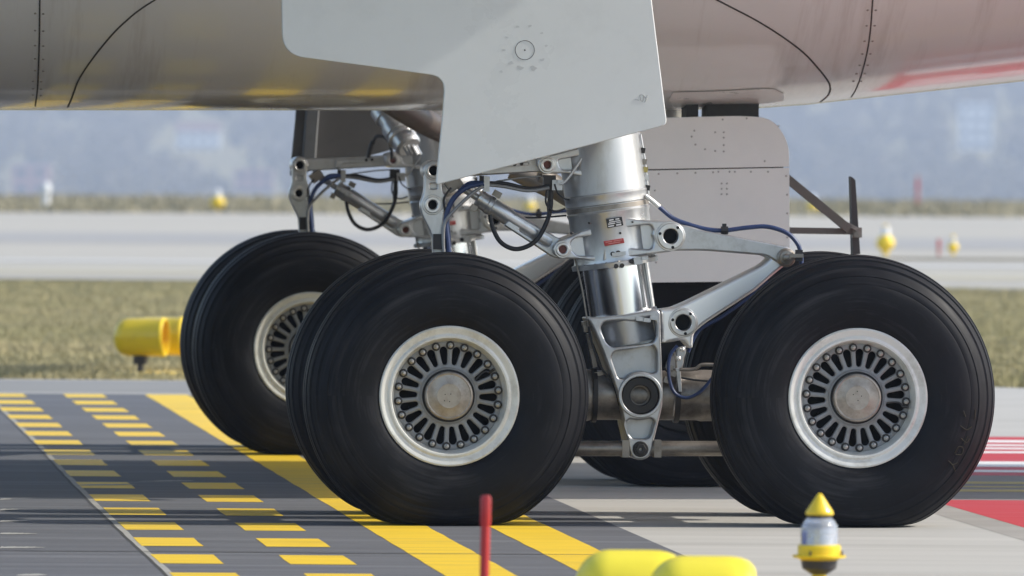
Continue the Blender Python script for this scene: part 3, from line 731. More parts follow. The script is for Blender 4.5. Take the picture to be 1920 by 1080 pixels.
mb.lathe((c[0], fb0 + .22, c[1]), (c[0], fb0 + .3, c[1]), [(0, .05), (.05, .05)], 32, 0)  # dark disc puts shade at the bottom of the hollow pivot
part('pivot_bushing', mb, [M['darkmetal'], M['dirty']])
mb = MB(); c = L(*q3(420, 982), fb0)
mb.plate([circ(c, 15 / 387, 28), circ(c, 5 / 387, 12)], fb0 - .022, fb0 + .06, .004, 0)
mb.plate([circ(c, 11 / 387, 6), circ(c, 3 / 387, 10)], fb0 - .034, fb0 - .016, .003, 0)
part('rod_bolt', mb, M['darkmetal'])
# torque links
def q2(x, y): return (1200 + x / 4.153, 400 + y / 4.153)
mb = MB(); b0, b1 = .835, 1.095
mb.plate([pl([(*q2(300, 82), 6), (*q2(400, 102), 20), (*q2(490, 132), 20), (*q2(1050, 238), 10), (*q2(1165, 262), 14), (*q2(1215, 330), 16), (*q2(1195, 400), 14), (*q2(1120, 412), 12), (*q2(1050, 372), 10), (*q2(985, 330), 12), (*q2(500, 290), 20), (*q2(240, 292), 6), (*q2(180, 180), 10)], b0)], b0, b1, .010, 0, 3)
part('torque_link', mb, M['machined'])
mb = MB(); b0, b1 = .85, 1.08
LT = [(*q2(1180, 372), 10), (*q2(1080, 445), 20), (*q2(900, 602), 0), (*q2(500, 862), 20), (*q2(418, 935), 8), (*q2(412, 1045), 2), (*q2(392, 1053), 2), (*q2(335, 985), 6), (*q2(255, 1000), 4), (*q2(165, 1010), 2), (*q2(165, 748), 2), (*q2(262, 735), 6), (*q2(370, 690), 20), (*q2(800, 478), 20), (*q2(960, 398), 20), (*q2(1030, 330), 14), (*q2(1120, 300), 10)]
mb.plate([pl(LT, b0), cpx(*q2(335, 850), 18, b0)], b0, b1, .016, 0, 3)
part('torque_link', mb, M['polished'])
def bush(name, px, py, rpx, hpx, b0, dep=.05, ms=None, notch=True, lead=.02, deep=.045):
    mb = MB(); c = L(px, py, b0); s_ = S(b0)
    mb.plate([circ(c, rpx / s_, 40), circ(c, hpx / s_, 32)], b0 - lead, b0 + dep, .005, 0)
    mb.plate([circ(c, (rpx + 3) / s_, 40), circ(c, (rpx - 1) / s_, 40)], b0 - .006, b0 + dep, .003, 0)
    mb.lathe((c[0], b0 + deep, c[1]), (c[0], b0 + 1, c[1]), [(0, hpx / s_ * 1.04), (.02, hpx / s_ * 1.04)], 28, 1)  # black disc stands for shade deep in an open bore
    if notch:
        for an in (.9, 2.9, 4.9): mb.lathe((c[0] + (rpx - 4) / s_ * math.cos(an), b0 - lead - .003, c[1] + (rpx - 4) / s_ * math.sin(an)), (c[0] + (rpx - 4) / s_ * math.cos(an), 2, c[1] + (rpx - 4) / s_ * math.sin(an)), [(0, 3 / s_), (.02, 3 / s_)], 8, 1)
    return part(name, mb, ms or [M['bright'], M['cavity']])
bush('pin_bushing', 1257, 443, 25, 14, .775)
bush('pin_bushing', *q2(335, 850), 25, 15, .85)
bush('pin_bushing', 1055, 467.7, 13.5, 7.5, .80, .03, [M['bright'], M['redpin']], False, .012, .004)
bush('pin_bushing', 1026, 309, 14, 7, .80, .03, [M['bright'], M['redpin']], False, .012, .004)
mb = MB(); c = L(1474, 483, .83)
mb.lathe((c[0], .87, c[1]), (c[0], 0, c[1]), [(0, 18 / 387), (.05, 18 / 387), (.056, 14 / 387), (.066, 13 / 387), (.068, 8 / 387), (.09, 7 / 387), (.094, 4 / 387)], 24)
mb.box((c[0] + .045, .78, c[1] + .010), (.07, .014, .018)); part('link_pin', mb, M['dirty'])
mb = MB(); a, z = L(1498, 479, .80); mb.box((a, .80, z), (.035, .03, .055)); part('hose_clip', mb, M['darkmetal'])
# retraction arms on the left of the leg
mb = MB(); b0, b1 = .86, 1.07
mb.plate([capsule(L(813, 320, b0), 15 / 387, L(1024, 309, b0), 12.5 / 387)], b0 + .02, b1 - .02, .008)
mb.plate([cpx(813, 320, 20, b0), cpx(813, 320, 11, b0)], b0, b1, .006); mb.plate([cpx(1026, 309, 17, b0)], b0 - .012, b1, .006)
mb.plate([pl([(895, 308, 4), (992, 303, 4), (992, 310, 2), (910, 317, 6), (903, 326, 2), (895, 326, 2)], b0)], b0 + .004, b0 + .04, .004)
part('drag_arm', mb, M['silver'])
mb = MB()
for (x, y) in ((965, 308), (978, 307)): c = L(x, y, b0); mb.lathe((c[0], b0 - .004, c[1]), (c[0], 2, c[1]), [(0, .009), (.03, .009)], 10)
part('arm_bolt', mb, M['darkmetal'])
b0, b1 = .82, .90
arm = [(796, 322, 14), (800, 302, 16), (826, 302, 16), (832, 325, 14), (827, 350, 14), (838, 378, 16), (833, 400, 14), (830, 430, 10), (852, 475, 0), (812, 475, 0), (810, 440, 10), (792, 404, 14), (786, 384, 16), (796, 360, 14)]
mb = MB(); ph = [(818, 408, 4), (825, 408, 3), (825, 432, 3), (814, 432, 3)]
mb.plate([pl(arm, b0), pl([(806, 344, 3), (820, 344, 3), (820, 354, 3), (806, 354, 3)], b0), cpx(813, 320, 11, b0), cpx(811, 384, 11, b0)], b0, b0 + .035, .006); mb.plate([pl(arm, b0), cpx(813, 320, 11, b0), cpx(811, 384, 11, b0)], b0 + .025, b1, .003)
mb.plate([pl([(814, 470), (838, 470), (846, 560), (822, 560)], b0)], b0 + .01, b1, .003)
part('pitch_arm', mb, M['silver'])
bush('pin_bushing', 813, 320, 15, 9, .82, .03, None, False, .014)
bush('pin_bushing', 811, 384, 16, 8.5, .82, .03, None, False, .016)
mb = MB(); a, z = L(820, 453, .81); mb.box((a, .81, z), (.042, .04, .075)); mb.box((a + .03, .80, z - .01), (.02, .03, .05)); part('clamp_block', mb, M['darkmetal'])
# diagonal actuator
p0, p1 = L3(1030, 454, .93), L3(896, 371, .93); ln = (p1 - p0).length
mb = MB(); mb.lathe(p0, p1, [(-.02, .03), (0, .040), (ln * .55, .040), (ln * .57, .0435), (ln * .80, .0435), (ln * .81, .047), (ln * .86, .047), (ln * .87, .044), (ln * .95, .044), (ln * .955, .049), (ln, .049), (ln + .003, .03)], 40)
mb.tube([p1, p1 + (p1 - p0).normalized() * .17], .017, 14)
part('actuator', mb, M['silver'])
mb = MB(); b0 = .895
mb.plate([pl([(966, 401, 4), (1000, 421, 0), (1040, 443, 8), (1068, 455, 12), (1070, 478, 12), (1052, 486, 10), (1036, 482, 8), (1000, 458, 0), (945, 422, 4)], b0), pl([(985, 421, 4), (1030, 447, 8), (1036, 456, 6), (1028, 463, 6), (1018, 460, 4), (972, 432, 4)], b0)], b0, b0 + .07, .006)
part('actuator_yoke', mb, M['silver'])
for (x, y, sz, an) in ((932, 364, (.04, .05, .03), .5), (888, 390, (.03, .05, .03), .5), (851, 345, (.075, .09, .055), -.6)):
    mb = MB(); mb.box(L3(x, y, .90), sz, 0, Matrix.Rotation(an, 3, 'Y')); part('actuator_fitting', mb, M['dirty'])
mb = MB(); mb.box(L3(912, 345, .83), (.028, .05, .075), 0); mb.box(L3(903, 341, .84), (.02, .04, .06), 1); part('hose_bracket', mb, [M['machined'], M['darkmetal']])
mb = MB(); mb.box(L3(1044, 347, .84), (.05, .06, .05), 0); mb.box(L3(1050, 341, .82), (.03, .05, .02), 0); mb.box(L3(1030, 338, .86), (.06, .06, .05), 1); mb.box(L3(1032, 357, .86), (.025, .05, .09), 1)
part('junction_block', mb, [M['machined'], M['darkmetal']])
# hoses
def hose(name, pts, rpx, m, b=.82, seg=10):
    mb = MB(); mb.tube([L3(p[0], p[1], p[2] if len(p) > 2 else b) for p in pts], rpx / 387, seg); return part(name, mb, m)
hose('hose', [(907, 344), (876, 351), (853, 369), (840, 393), (836, 418), (839, 450), (843, 490)], 5, M['bluehose'], .80)
hose('hose', [(905, 342), (880, 343), (862, 358), (846, 382), (840, 405), (842, 440), (846, 490)], 3.2, M['bluehose'], .83)
hose('hose', [(906, 349), (884, 364), (853, 393), (835, 416), (831, 445), (833, 490)], 3.4, M['greyhose'], .79)
hose('hose', [(918, 343), (948, 344), (982, 352), (1003, 353), (1030, 348)], 3.6, M['black'], .83)
hose('hose', [(918, 347), (946, 350), (982, 357), (1003, 357), (1030, 352)], 3.2, M['greyhose'], .82)
hose('pipe', [(1098, 262), (1097, 285), (1080, 314), (1060, 340), (1050, 345)], 3.0, M['silver'], .80)
hose('hose', [(1030, 352), (1033, 380), (1026, 414), (1004, 452), (970, 467), (941, 456), (925, 430), (919, 402)], 4.4, M['black'], .87)
hose('hose', [(1025, 355), (1024, 382), (1040, 396), (1060, 391)], 1.8, M['black'], .84, 6)
hose('hose', [(1032, 358), (1027, 385), (1030, 410)], 1.8, M['black'], .83, 6)
hose('pipe', [(960, 407), (1010, 408), (1062, 404)], 1.8, M['darkmetal'], 1.0, 6)
hose('hose', [(1216, 372), (1236, 388), (1262, 409), (1292, 421), (1326, 430), (1358, 432), (1399, 427), (1438, 425), (1474, 436), (1494, 455), (1501, 474), (1503, 497)], 4.3, M['bluehose'], .86)
mb = MB(); mb.tube([L3(1210, 367, .86), L3(1222, 376, .86), L3(1236, 388, .86)], 5.2 / 387, 10); part('hose_fitting', mb, M['bright'])
mb = MB(); mb.lathe(L3(1352, 432, .86), L3(1366, 432, .86), [(0, .02), (.034, .02)], 12); mb.box(L3(1358, 425, .86), (.02, .02, .03)); part('hose_clip', mb, M['black'])
hose('pipe', [(1196, 248), (1203, 285), (1208, 325), (1214, 368)], 3.2, M['greyhose'], .93)
hose('pipe', [(1201, 252), (1209, 300), (1216, 366)], 2.0, M['silver'], .90)
ytape = mat('yellow_tape', (.38, .32, .10), .5)
for (x, y, m_) in ((1205, 282, M['darkmetal']), (1210, 318, ytape), (1212, 333, M['bright']), (1214, 352, M['darkmetal']), (1208, 303, M['dirty'])):
    mb = MB(); mb.box(L3(x, y, .91), (.022, .03, .026), 0, Matrix.Rotation(.15, 3, 'Y')); part('pipe_clip', mb, m_)
hose('hose', [(1270, 648), (1256, 668), (1254, 703), (1264, 735), (1287, 746), (1312, 735), (1336, 708), (1350, 690)], 3.2, M['bluehose'], .80)
hose('pipe', [(1274, 693), (1302, 692), (1316, 684), (1342, 684)], 3.4, M['dirty'], .80)
mb = MB()
mb.plate([pl([(1270, 652, 2), (1286, 648, 4), (1286, 662, 4), (1281, 672, 3), (1282, 682, 3), (1274, 694, 3), (1266, 694, 2)], .84)], .84, .88, .004)
mb.plate([pl([(1266, 690, 2), (1276, 690, 2), (1279, 735, 2), (1272, 735, 2)], .82)], .82, .86, .004)
part('hose_bracket', mb, M['machined'])
mb = MB()
for (x, y) in ((1279, 655), (1272, 672)): c = L(x, y, .83); mb.lathe((c[0], .845, c[1]), (c[0], 0, c[1]), [(0, .013), (.012, .013), (.02, .006)], 10)
part('bracket_bolt', mb, M['bright'])
hose('hose', [(1440, 527), (1400, 560), (1350, 596), (1310, 620), (1290, 660)], 3.6, M['bluehose'], .95)
mb = MB()
for (x, y, w_, h_) in ((1100, 612, 14, 20), (1106, 640, 8, 30), (1112, 672, 8, 34), (1125, 700, 30, 8), (1096, 606, 10, 8)): mb.box(L3(x, y, .92), (w_ / 387, .06, h_ / 387), 0, Matrix.Rotation(-.2, 3, 'Y'))
part('sensor_bracket', mb, M['dirty'])
# flange bolts, studs and extra lines
rr_ = (bot - top).normalized(); su = Vector((0, -1, 0)); sw = rr_.cross(su).normalized()
for k in range(-4, 5):
    an = k * .30; p = bot + axd * .028 + (su * math.cos(an) + sw * math.sin(an)) * .2035
    mb = MB(); mb.lathe(p - axd * .022, p + axd * .1, [(0, .006), (.005, .0075), (.014, .0075), (.018, .005)], 6); part('flange_bolt', mb, M['dirty'])
hose('pipe', [(1074, 470), (1082, 500), (1092, 545), (1101, 600), (1108, 640)], 1.8, M['dirty'], .86, 6)
hose('hose', [(1104, 612), (1112, 650), (1128, 690), (1150, 720), (1162, 760)], 2.2, M['black'], .84, 6)
hose('hose', [(1245, 690), (1256, 700), (1270, 706), (1300, 712), (1345, 716)], 2.0, M['black'], .84, 6)
hose('pipe', [(1262, 655), (1268, 680), (1268, 720), (1262, 780)], 1.8, M['dirty'], .84, 6)
hose('hose', [(846, 352), (838, 362), (832, 376), (836, 400)], 2.0, M['black'], .80, 6)
hose('hose', [(1040, 345), (1046, 362), (1058, 372), (1068, 374)], 1.6, M['black'], .80, 6)
hose('pipe', [(930, 340), (980, 333), (1020, 330)], 1.6, M['greyhose'], .86, 6)
for (x, y, d_) in ((1163, 437, .006), (1105, 418, .006), (1072, 437, .008), (1186, 416, .005)):
    c = L(x, y, .77); mb = MB(); mb.lathe((c[0], .79, c[1]), (c[0], 0, c[1]), [(0, d_), (.028, d_), (.032, d_ * .5)], 8); part('grease_nipple', mb, M['darkmetal'])
for (x, y) in ((1262, 700), (1250, 712), (1256, 690)):
    mb = MB(); mb.box(L3(x, y, .83), (.03, .04, .03), 0, Matrix.Rotation(.3, 3, 'Y')); part('hose_clip', mb, M['dirty'])
for (px_, py_) in ((1213, 600), (1225, 596), (1199, 598)):
    c = L(px_, py_, .79); mb = MB(); mb.box((c[0], .785, c[1]), (.035, .02, .02), 0, Matrix.Rotation(.1, 3, 'Y')); part('stop_block', mb, M['machined'])
# data plates
def dplate(quad, bars, ms, b=.7555):
    mb = MB(); mb.plate([pl(quad, b)], b, b + .014, .001, 0)
    Q = [Vector(q[:2]) for q in quad]
    for (u0, u1, v0, v1) in bars:
        c4 = []
        for (u, v_) in ((u0, v0), (u1, v0), (u1, v1), (u0, v1)):
            p = (Q[0] * (1 - u) + Q[1] * u) * (1 - v_) + (Q[3] * (1 - u) + Q[2] * u) * v_; c4.append((p.x, p.y))
        mb.plate([pl(c4, b - .001)], b - .0012, b + .002, .0002, 1, 0)
    return part('data_plate', mb, ms)
dplate([(1136, 411), (1166, 406.5), (1169, 422.5), (1139.5, 428)], [(.18, .46, .1, .24), (.58, .82, .1, .24), (.16, .86, .34, .44), (.08, .52, .52, .64), (.6, .9, .52, .62), (.06, .42, .76, .9), (.56, .88, .74, .92)], [M['plateblack'], M['platewhite']])
dplate([(1132, 452.5), (1169, 446.5), (1171, 455.5), (1134, 461.5)], [(.08, .42, .18, .36), (.48, .92, .2, .38), (.2, .8, .58, .74)], [M['platered'], mat('faded_print', (.62, .25, .22), .5)])

# bogie beam, axles, brake rod
mb = MB(); a0, zb = L(1200, 742, BS - .1)
mb.lathe((-.80, BS, zb), (.80, BS, zb), [(0, .10), (.02, .122), (.50, .122), (.52, .128), (.56, .128), (.58, .122), (1.10, .122), (1.12, .127), (1.58, .122), (1.6, .10)], 48)
for s_ in (-1, 1):
    mb.lathe((.99 * s_, .30, ZH), (.99 * s_, 1.63, ZH), [(0, .075), (1.33, .075)], 32)
    mb.lathe((.80 * s_, BS, zb), (1.05 * s_, BS, ZH), [(0, .11), (.28, .13)], 32)
beam = mb.build('bogie_beam', M['dirty'], plane, 35)
for x in (1117, 1272):
    mb = MB(); a, z = L(x, 742, .84); mb.lathe((a - .012, BS, zb), (a + .012, BS, zb), [(0, .1225), (0, .134), (.024, .134), (.024, .1225)], 40, 0, caps=False); mb.box((a, BS - .137, zb + .05), (.02, .014, .06))
    mb.build('beam_strap', M['darkmetal'], beam)
mb = MB(); r0, r1 = L3(1040, 841, .83), L3(1400, 841, .83)
mb.tube([r0, r1], 14.5 / 387, 20)
for x in (1172, 1232):
    mb.box(L3(x, 841, .83), (.035, .085, .085))
mb.build('brake_rod', M['dirty'], beam)
for s_ in (-1, 1):
    mb = MB()
    for b in (.42, 1.51): mb.lathe((.99 * s_, b - .13, ZH), (.99 * s_, b + .16, ZH), [(0, .26), (.02, .285), (.25, .285), (.29, .2)], 32)
    mb.build('brake_pack', M['darkmetal'], beam)

# copy the leg and the bogie to the far side
def copy_tree(o, off):
    c = o.copy(); link(c, plane); c.location = (o.location.x, o.location.y + off, o.location.z)
    for ch in o.children:
        d = ch.copy(); COL.objects.link(d); d.parent = c
    return c
farleg = copy_tree(leg, TRACK); copy_tree(beam, TRACK)

# near leg door
DO = [(527, -290, 0), (528, 0, 60), (530, 103, 42), (690, 124, 0), (834, 144, 46), (831, 200, 30), (817, 347, 7), (1251, 234, 11), (1222, 0, 0), (1190, -290, 0)]
DB = .42
mb = MB(); mb.plate([pl(DO, DB, 10)], DB, DB + .035, .005, 0, 2)
gdoor = mb.build('gear_door', M['door'], plane, 30)
tag(gdoor, label='pale grey flat leg door hanging beside the near strut')
mb = MB(); c = L(984, 94, DB); mb.plate([circ(c, 18.6 / 389, 48), circ(c, 17.6 / 389, 48)], DB - .0012, DB + .003, .0003, 0, 0); mb.plate([circ(c, 1.6 / 389, 10)], DB - .0012, DB + .003, .0003, 0, 0)
mb.build('access_ring', M['seam'], gdoor)
mb = MB()
for (x, y, r) in ((970, 50, 3.5), (993, 49, 3.5), (1016, 62, 3), (1024, 86, 3), (1017, 112, 4), (944, 94, 3.5), (950, 70, 3), (958, 118, 5), (975, 127, 6), (1000, 128, 6), (940, 134, 3)):
    mb.plate([[(L(x, y, DB)[0] + r / 389 * (1 + .35 * math.sin(3 * t + x)) * math.cos(t), L(x, y, DB)[1] + r / 389 * .7 * (1 + .3 * math.cos(2 * t + y)) * math.sin(t)) for t in np.linspace(0, 2 * math.pi, 14, endpoint=False)]], DB - .0006, DB + .002, .0002, 0, 0)
tag(mb.build('scuff', mat('faint_scuff', (.52, .535, .53), .55, var=.1, scale=30), gdoor), kind='stuff')
mb = MB()
for (pts) in ([(1202, 186), (1200, 178), (1207, 179), (1205, 190), (1200, 186)], [(1208, 180), (1212, 186), (1208, 192)], [(1190, 186), (1198, 188)], [(1214, 178), (1213, 184)]):
    mb.tube([L3(x, y, DB - .0005) for (x, y) in pts], .0018, 5, 0, 3)
mb.build('pencil_mark', M['smudge'], gdoor)
mb = MB(); mb.box((*[L(900, 215, .6)[0]], .60, L(900, 215, .6)[1]), (.10, .30, .06)); mb.box((L(1120, 240, .6)[0], .62, L(1120, 200, .6)[1]), (.10, .34, .08))
mb.build('door_bracket', M['dirty'], gdoor)
# far leg door: the same plate on the outer side of the far leg, inner face towards us darkened for its shade
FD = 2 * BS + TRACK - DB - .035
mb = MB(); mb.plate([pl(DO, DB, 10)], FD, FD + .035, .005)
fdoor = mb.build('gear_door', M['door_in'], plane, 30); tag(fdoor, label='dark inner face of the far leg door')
mb = MB(); mb.plate([pl([(640, 205), (560, 205), (818, 330), (856, 322)], DB)], FD, FD + .01, .002)
s0, s1 = L3(588, 205, FD - .03), L3(576, 306, FD - .03)
mb = MB(); mb.plate([pl([(575, 190, 2), (600, 190, 2), (592, 306, 2), (566, 306, 2)], FD - .04)], FD - .045, FD - .001, .012); mb.build('door_frame', mat('door_frame_paint', (.22, .225, .23), .5), fdoor)

# canister and brace on the far leg, side stay
c0, c1 = L3(716, 205, 11.2), L3(768, 276, 11.0); ln = (c1 - c0).length
mb = MB(); mb.lathe(c0, c1, [(0, .05), (0, .075), (.07, .078), (.075, .066), (ln * .42, .066), (ln * .44, .083), (ln * .62, .083), (ln * .64, .078), (ln * .70, .094), (ln * .74, .094), (ln * .76, .080), (ln * .95, .080), (ln, .068)], 36)
mb.box(c1 + Vector((.08, -.02, .16)), (.17, .03, .03), 0, Matrix.Rotation(-.55, 3, 'Y'))
for k in range(4):
    a = .6 + k * .7; mb.tube([c1 + Vector((.05 * math.cos(a) * .8, -.05 * math.sin(a), .01)), c1 + Vector((.05 * math.cos(a) * .8 + .03, -.05 * math.sin(a), -.045))], .012, 8)
o = mb.build('canister', M['silver'], farleg); o.location = (0, -TRACK, 0)
mb = MB(); mb.tube([L3(725, 185, 9.0), L3(790, 225, 9.6), L3(870, 262, 10.6)], .075, 18); mb.build('side_stay', mat('brown_stay', (.10, .075, .06), .5, metal=.3), plane)
mb = MB(); mb.tube([L3(700, 268, 11.5), L3(706, 256, 11.4), L3(722, 258, 11.3), L3(733, 275, 11.2), L3(735, 298, 11.2)], .010, 8); mb.tube([L3(690, 296, 11.5), L3(694, 278, 11.5), L3(699, 264, 11.5)], .012, 8)
o = mb.build('hose', M['black'], farleg); o.location = (0, -TRACK, 0)
mb = MB(); mb.tube([L3(1010, 330, 3.4), L3(1060, 362, 3.4), L3(1100, 385, 3.2)], .06, 14); mb.tube([L3(960, 318, 3.4), L3(1040, 358, 3.4)], .05, 12)
mb.build('side_stay', mat('grey_stay', (.16, .14, .12), .5, metal=.3), plane)

# centre gear: leg, door, linkage
mb = MB(); mb.lathe((ca, CL, ZH), (ca - .15, CL, 3.2), [(-.05, .12), (.5, .13), (.52, .17), (2.7, .18)], 40); mb.lathe((ca, CL - .62, ZH), (ca, CL + .62, ZH), [(0, .08), (1.24, .08)], 24)
mb.build('centre_gear_leg', M['silver'], plane)
CB = 5.38
cdo = [(1190, 222, 0), (1395, 216, 0), (1440, 221, 30), (1473, 258, 40), (1480, 315, 10), (1482, 520, 4), (1480, 527, 3), (1205, 529, 3), (1190, 400, 0)]
mb = MB(); up = [(1190, 222), (1395, 217, 50), (1450, 222, 45), (1479, 268, 40), (1480, 312.5), (1190, 318)]
lo = [(1190, 320), (1480, 314.5), (1481, 527, 3), (1205, 530, 3)]
mb.plate([pl(up, CB, 10)], CB, CB + .03, .002)
mb.plate([pl(lo, CB)], CB, CB + .03, .002)
cdoor = mb.build('centre_gear_door', M['cdoor'], plane, 30)
mb = MB(); mb.plate([pl([(1195, 300), (1470, 300), (1470, 330), (1195, 330)], CB)], CB + .028, CB + .04, .001); mb.build('door_gap', M['seam'], cdoor)
mb = MB()
rv = [(1302, 245), (1297, 256), (1304, 271), (1322, 280), (1341, 248), (1341, 283), (1357, 248), (1357, 258), (1357, 272), (1357, 284), (1434, 302), (1460, 236), (1353, 344), (1363, 344), (1353, 354), (1363, 354), (1353, 364), (1363, 364), (1235, 326), (1270, 325), (1304, 324), (1337, 323), (1347, 322), (1368, 322), (1378, 322), (1408, 322), (1440, 322), (1474, 330), (1476, 365), (1476, 400), (1476, 445), (1474, 500), (1230, 492), (1228, 357), (1400, 222), (1355, 224)]
for (x, y) in rv:
    c = L(x, y, CB); mb.lathe((c[0], CB + .002, c[1]), (c[0], 0, c[1]), [(0, .0055), (.004, .0055), (.006, .003)], 8)
tag(mb.build('rivet_row', mat('painted_rivet', (.42, .39, .36), .6, var=.3, scale=30), cdoor), kind='stuff')
mb = MB()
for (x0, x1, y0, y1) in ((1282, 1305, 203, 218), (1320, 1358, 203, 218), (1358, 1418, 203, 222)):
    a0, zt = L(x0, y0, CB + .3); a1, zb_ = L(x1, y1, CB + .3); mb.box(((a0 + a1) / 2, CB + .3, (zt + zb_) / 2 + .04), (a1 - a0, .25, zt - zb_ + .10))
mb.build('door_hinge', M['darkmetal'], cdoor)
def bar(name, p0, p1, w_, th, m, parent=cdoor):
    mb = MB(); d = p1 - p0; rot = d.to_track_quat('X', 'Z').to_matrix(); mb.box((p0 + p1) / 2, (d.length, th, w_), 0, rot); return mb.build(name, m, parent)
stm = mat('brown_grey_strut', (.17, .145, .125), .5, metal=.2, var=.15, scale=10)
bar('door_strut', L3(1470, 330, 5.8), L3(1592, 430, 5.8), .045, .05, stm)
bar('door_strut', L3(1470, 432, 5.85), L3(1606, 434, 5.85), .034, .05, stm)
mb = MB(); b0 = 5.9
v = []
for (x, y) in ((1595, 331), (1599, 333), (1604, 338), (1613, 476), (1599, 478)):
    for b in (b0, b0 + .10): v.append(L3(x, y, b0) + Vector((0, b - b0, 0)))
mb.add(v, [(0, 2, 4, 6, 8), (1, 9, 7, 5, 3), (0, 1, 3, 2), (2, 3, 5, 4), (4, 5, 7, 6), (6, 7, 9, 8), (8, 9, 1, 0)]); mb.build('door_blade', mat('dark_blade', (.075, .065, .062), .5), cdoor, 20)
mb = MB(); mb.box(L3(1606, 436, 5.86), (.05, .08, .055)); mb.lathe(L3(1606, 440, 5.80), L3(1606, 440, 5.9), [(0, .016), (.1, .016)], 10); mb.build('strut_joint', M['dirty'], cdoor)
bar('door_strut', L3(1540, 395, 5.8), L3(1608, 430, 5.8), .02, .03, M['dirty'])

# ------------------------------------------------------------------ airfield lamps and stakes
def thing(name, loc, label, cat, group=None, rz=0.0):
    return tag(empty(name, loc, rz), label, cat, group)
def P(mb, name, m, root, angle=35): return mb.build(name, m, root, angle)
# elevated taxiway light with a yellow cone cap, close to the camera
Yl = 36.0; s_ = FPX / Yl
base = at(1536, 1050, Yl)
t = thing('edge_light', (base.x, Yl, -.008), 'silver domed edge light with yellow cone cap in front of rear tyre', 'lamp', 'airfield edge lights')
def zz(py): return at(1536, py, Yl).z + .008
mb = MB(); mb.lathe((0, 0, 0), (0, 0, 1), [(zz(966), .045), (zz(966) + .002, .0505), (zz(962), .0515), (zz(958), .049), (zz(931), .014), (zz(927), .009), (zz(925), .003)], 32); P(mb, 'cone_cap', M['lampyellow'], t)
mb = MB(); mb.lathe((0, 0, 0), (0, 0, 1), [(zz(971), .044), (zz(966), .044)], 32); P(mb, 'cap_gasket', M['black'], t)
mb = MB(); mb.lathe((0, 0, 0), (0, 0, 1), [(zz(1026), .067), (zz(1000), .069), (zz(986), .066), (zz(977), .056), (zz(970), .043)], 36); P(mb, 'glass_dome', M['glass'], t, 60)
mb = MB(); mb.lathe((0, 0, 0), (0, 0, 1), [(zz(1024), .055), (zz(990), .055), (zz(984), .04)], 24); P(mb, 'inner_lens', mat('lamp_reflector', (.62, .66, .74), .25, metal=.8), t)
mb = MB(); mb.box((-.052, -.03, (zz(1022) + zz(995)) / 2), (.018, .01, zz(995) - zz(1022))); P(mb, 'blue_filter', M['blueglass'], t)
mb = MB(); mb.lathe((0, 0, 0), (0, 0, 1), [(zz(1050), .070), (zz(1047), .078), (zz(1045), .097), (zz(1041), .098), (zz(1040), .079), (zz(1024), .079), (zz(1021), .074), (zz(1021), .05)], 36); P(mb, 'collar', M['lampyellow'], t)
mb = MB()
for a in (2.4, 4.3, 5.9): mb.lathe((.088 * math.cos(a), .088 * math.sin(a), zz(1043)), (.088 * math.cos(a), .088 * math.sin(a), 5), [(0, .004), (.022, .004)], 8)
P(mb, 'clamp_screw', M['darkmetal'], t)
mb = MB(); mb.lathe((0, 0, 0), (0, 0, 1), [(zz(1078), .025), (zz(1066), .062), (zz(1050), .067), (zz(1048), .067)], 32); P(mb, 'base', M['lampdark'], t)
mb = MB(); mb.lathe((0, 0, 0), (0, 0, 1), [(0, .10), (.015, .10), (.02, .03), (zz(1072), .026)], 24); P(mb, 'stem', M['lampyellow'], t)
# red marker stake
Ys = 34.0; p = at(906, 1080, Ys)
t = thing('marker_stake', (p.x, Ys, -.008), 'thin red marker stake in front of the forward near tyre', 'stake', 'red stakes')
ht = at(906, 926, Ys).z + .008; hc = at(906, 985, Ys).z + .008
mb = MB(); mb.lathe((0, 0, 0), (.012, 0, 1), [(0, .0165), (hc, .0165)], 20); P(mb, 'post', M['stake'], t)
mb = MB(); mb.lathe((.012 * hc, 0, hc - .004), (.012 * ht, 0, ht), [(0, .0155), (.006, .0185), (ht - hc - .012, .0185), (ht - hc - .002, .015), (ht - hc, .006)], 20); P(mb, 'sleeve', M['stake'], t)

# twin guard lights: two barrel hoods on a bracket
def barrel(root, c, ln, r, m, fl=1.04):
    mb = MB(); c = Vector(c)
    pr = []
    for k in range(9):
        t_ = math.pi / 2 * k / 8; pr.append((r * .75 * (1 - math.cos(t_)), r * (.25 + .75 * math.sin(t_)) if k else .02))
    pr += [(ln - .04, r), (ln - .03, r * fl), (ln - .012, r * (fl * .99)), (ln, r * .96), (ln, r * .90), (ln - .09, r * .84)]
    if fl == 1.0: pr = pr[:9] + [(ln - .11, r), (ln - .08, r * .992), (ln - .05, r * .96), (ln - .025, r * .90), (ln - .008, r * .80), (ln, r * .70), (ln - .04, r * .66)]
    mb.lathe(c - Vector((ln / 2, 0, 0)), c + Vector((1, 0, 0)), pr, 40, 0, caps=False)
    h = P(mb, 'hood', m, root, 40)
    mb = MB(); mb.lathe(c + Vector((ln / 2 - .10, 0, 0)), c + Vector((3, 0, 0)), [(0, r * .66), (.03, r * .62), (.05, r * .4), (.055, .01)], 32); P(mb, 'lens', M['lamporange'], h)
    mb = MB(); mb.lathe(c + Vector((-ln * .3, 0, 0)), c + Vector((3, 0, 0)), [(0, r * 1.0)] * 1 + [(0, r * 1.015), (ln * .52, r * 1.015)], 40, caps=False)
    mb = MB()
    for yy in (-1, 1): mb.box(c + Vector((0, yy * r * 1.0, -.005)), (ln * .82, .012, .012))
    P(mb, 'seam_rim', m, h)
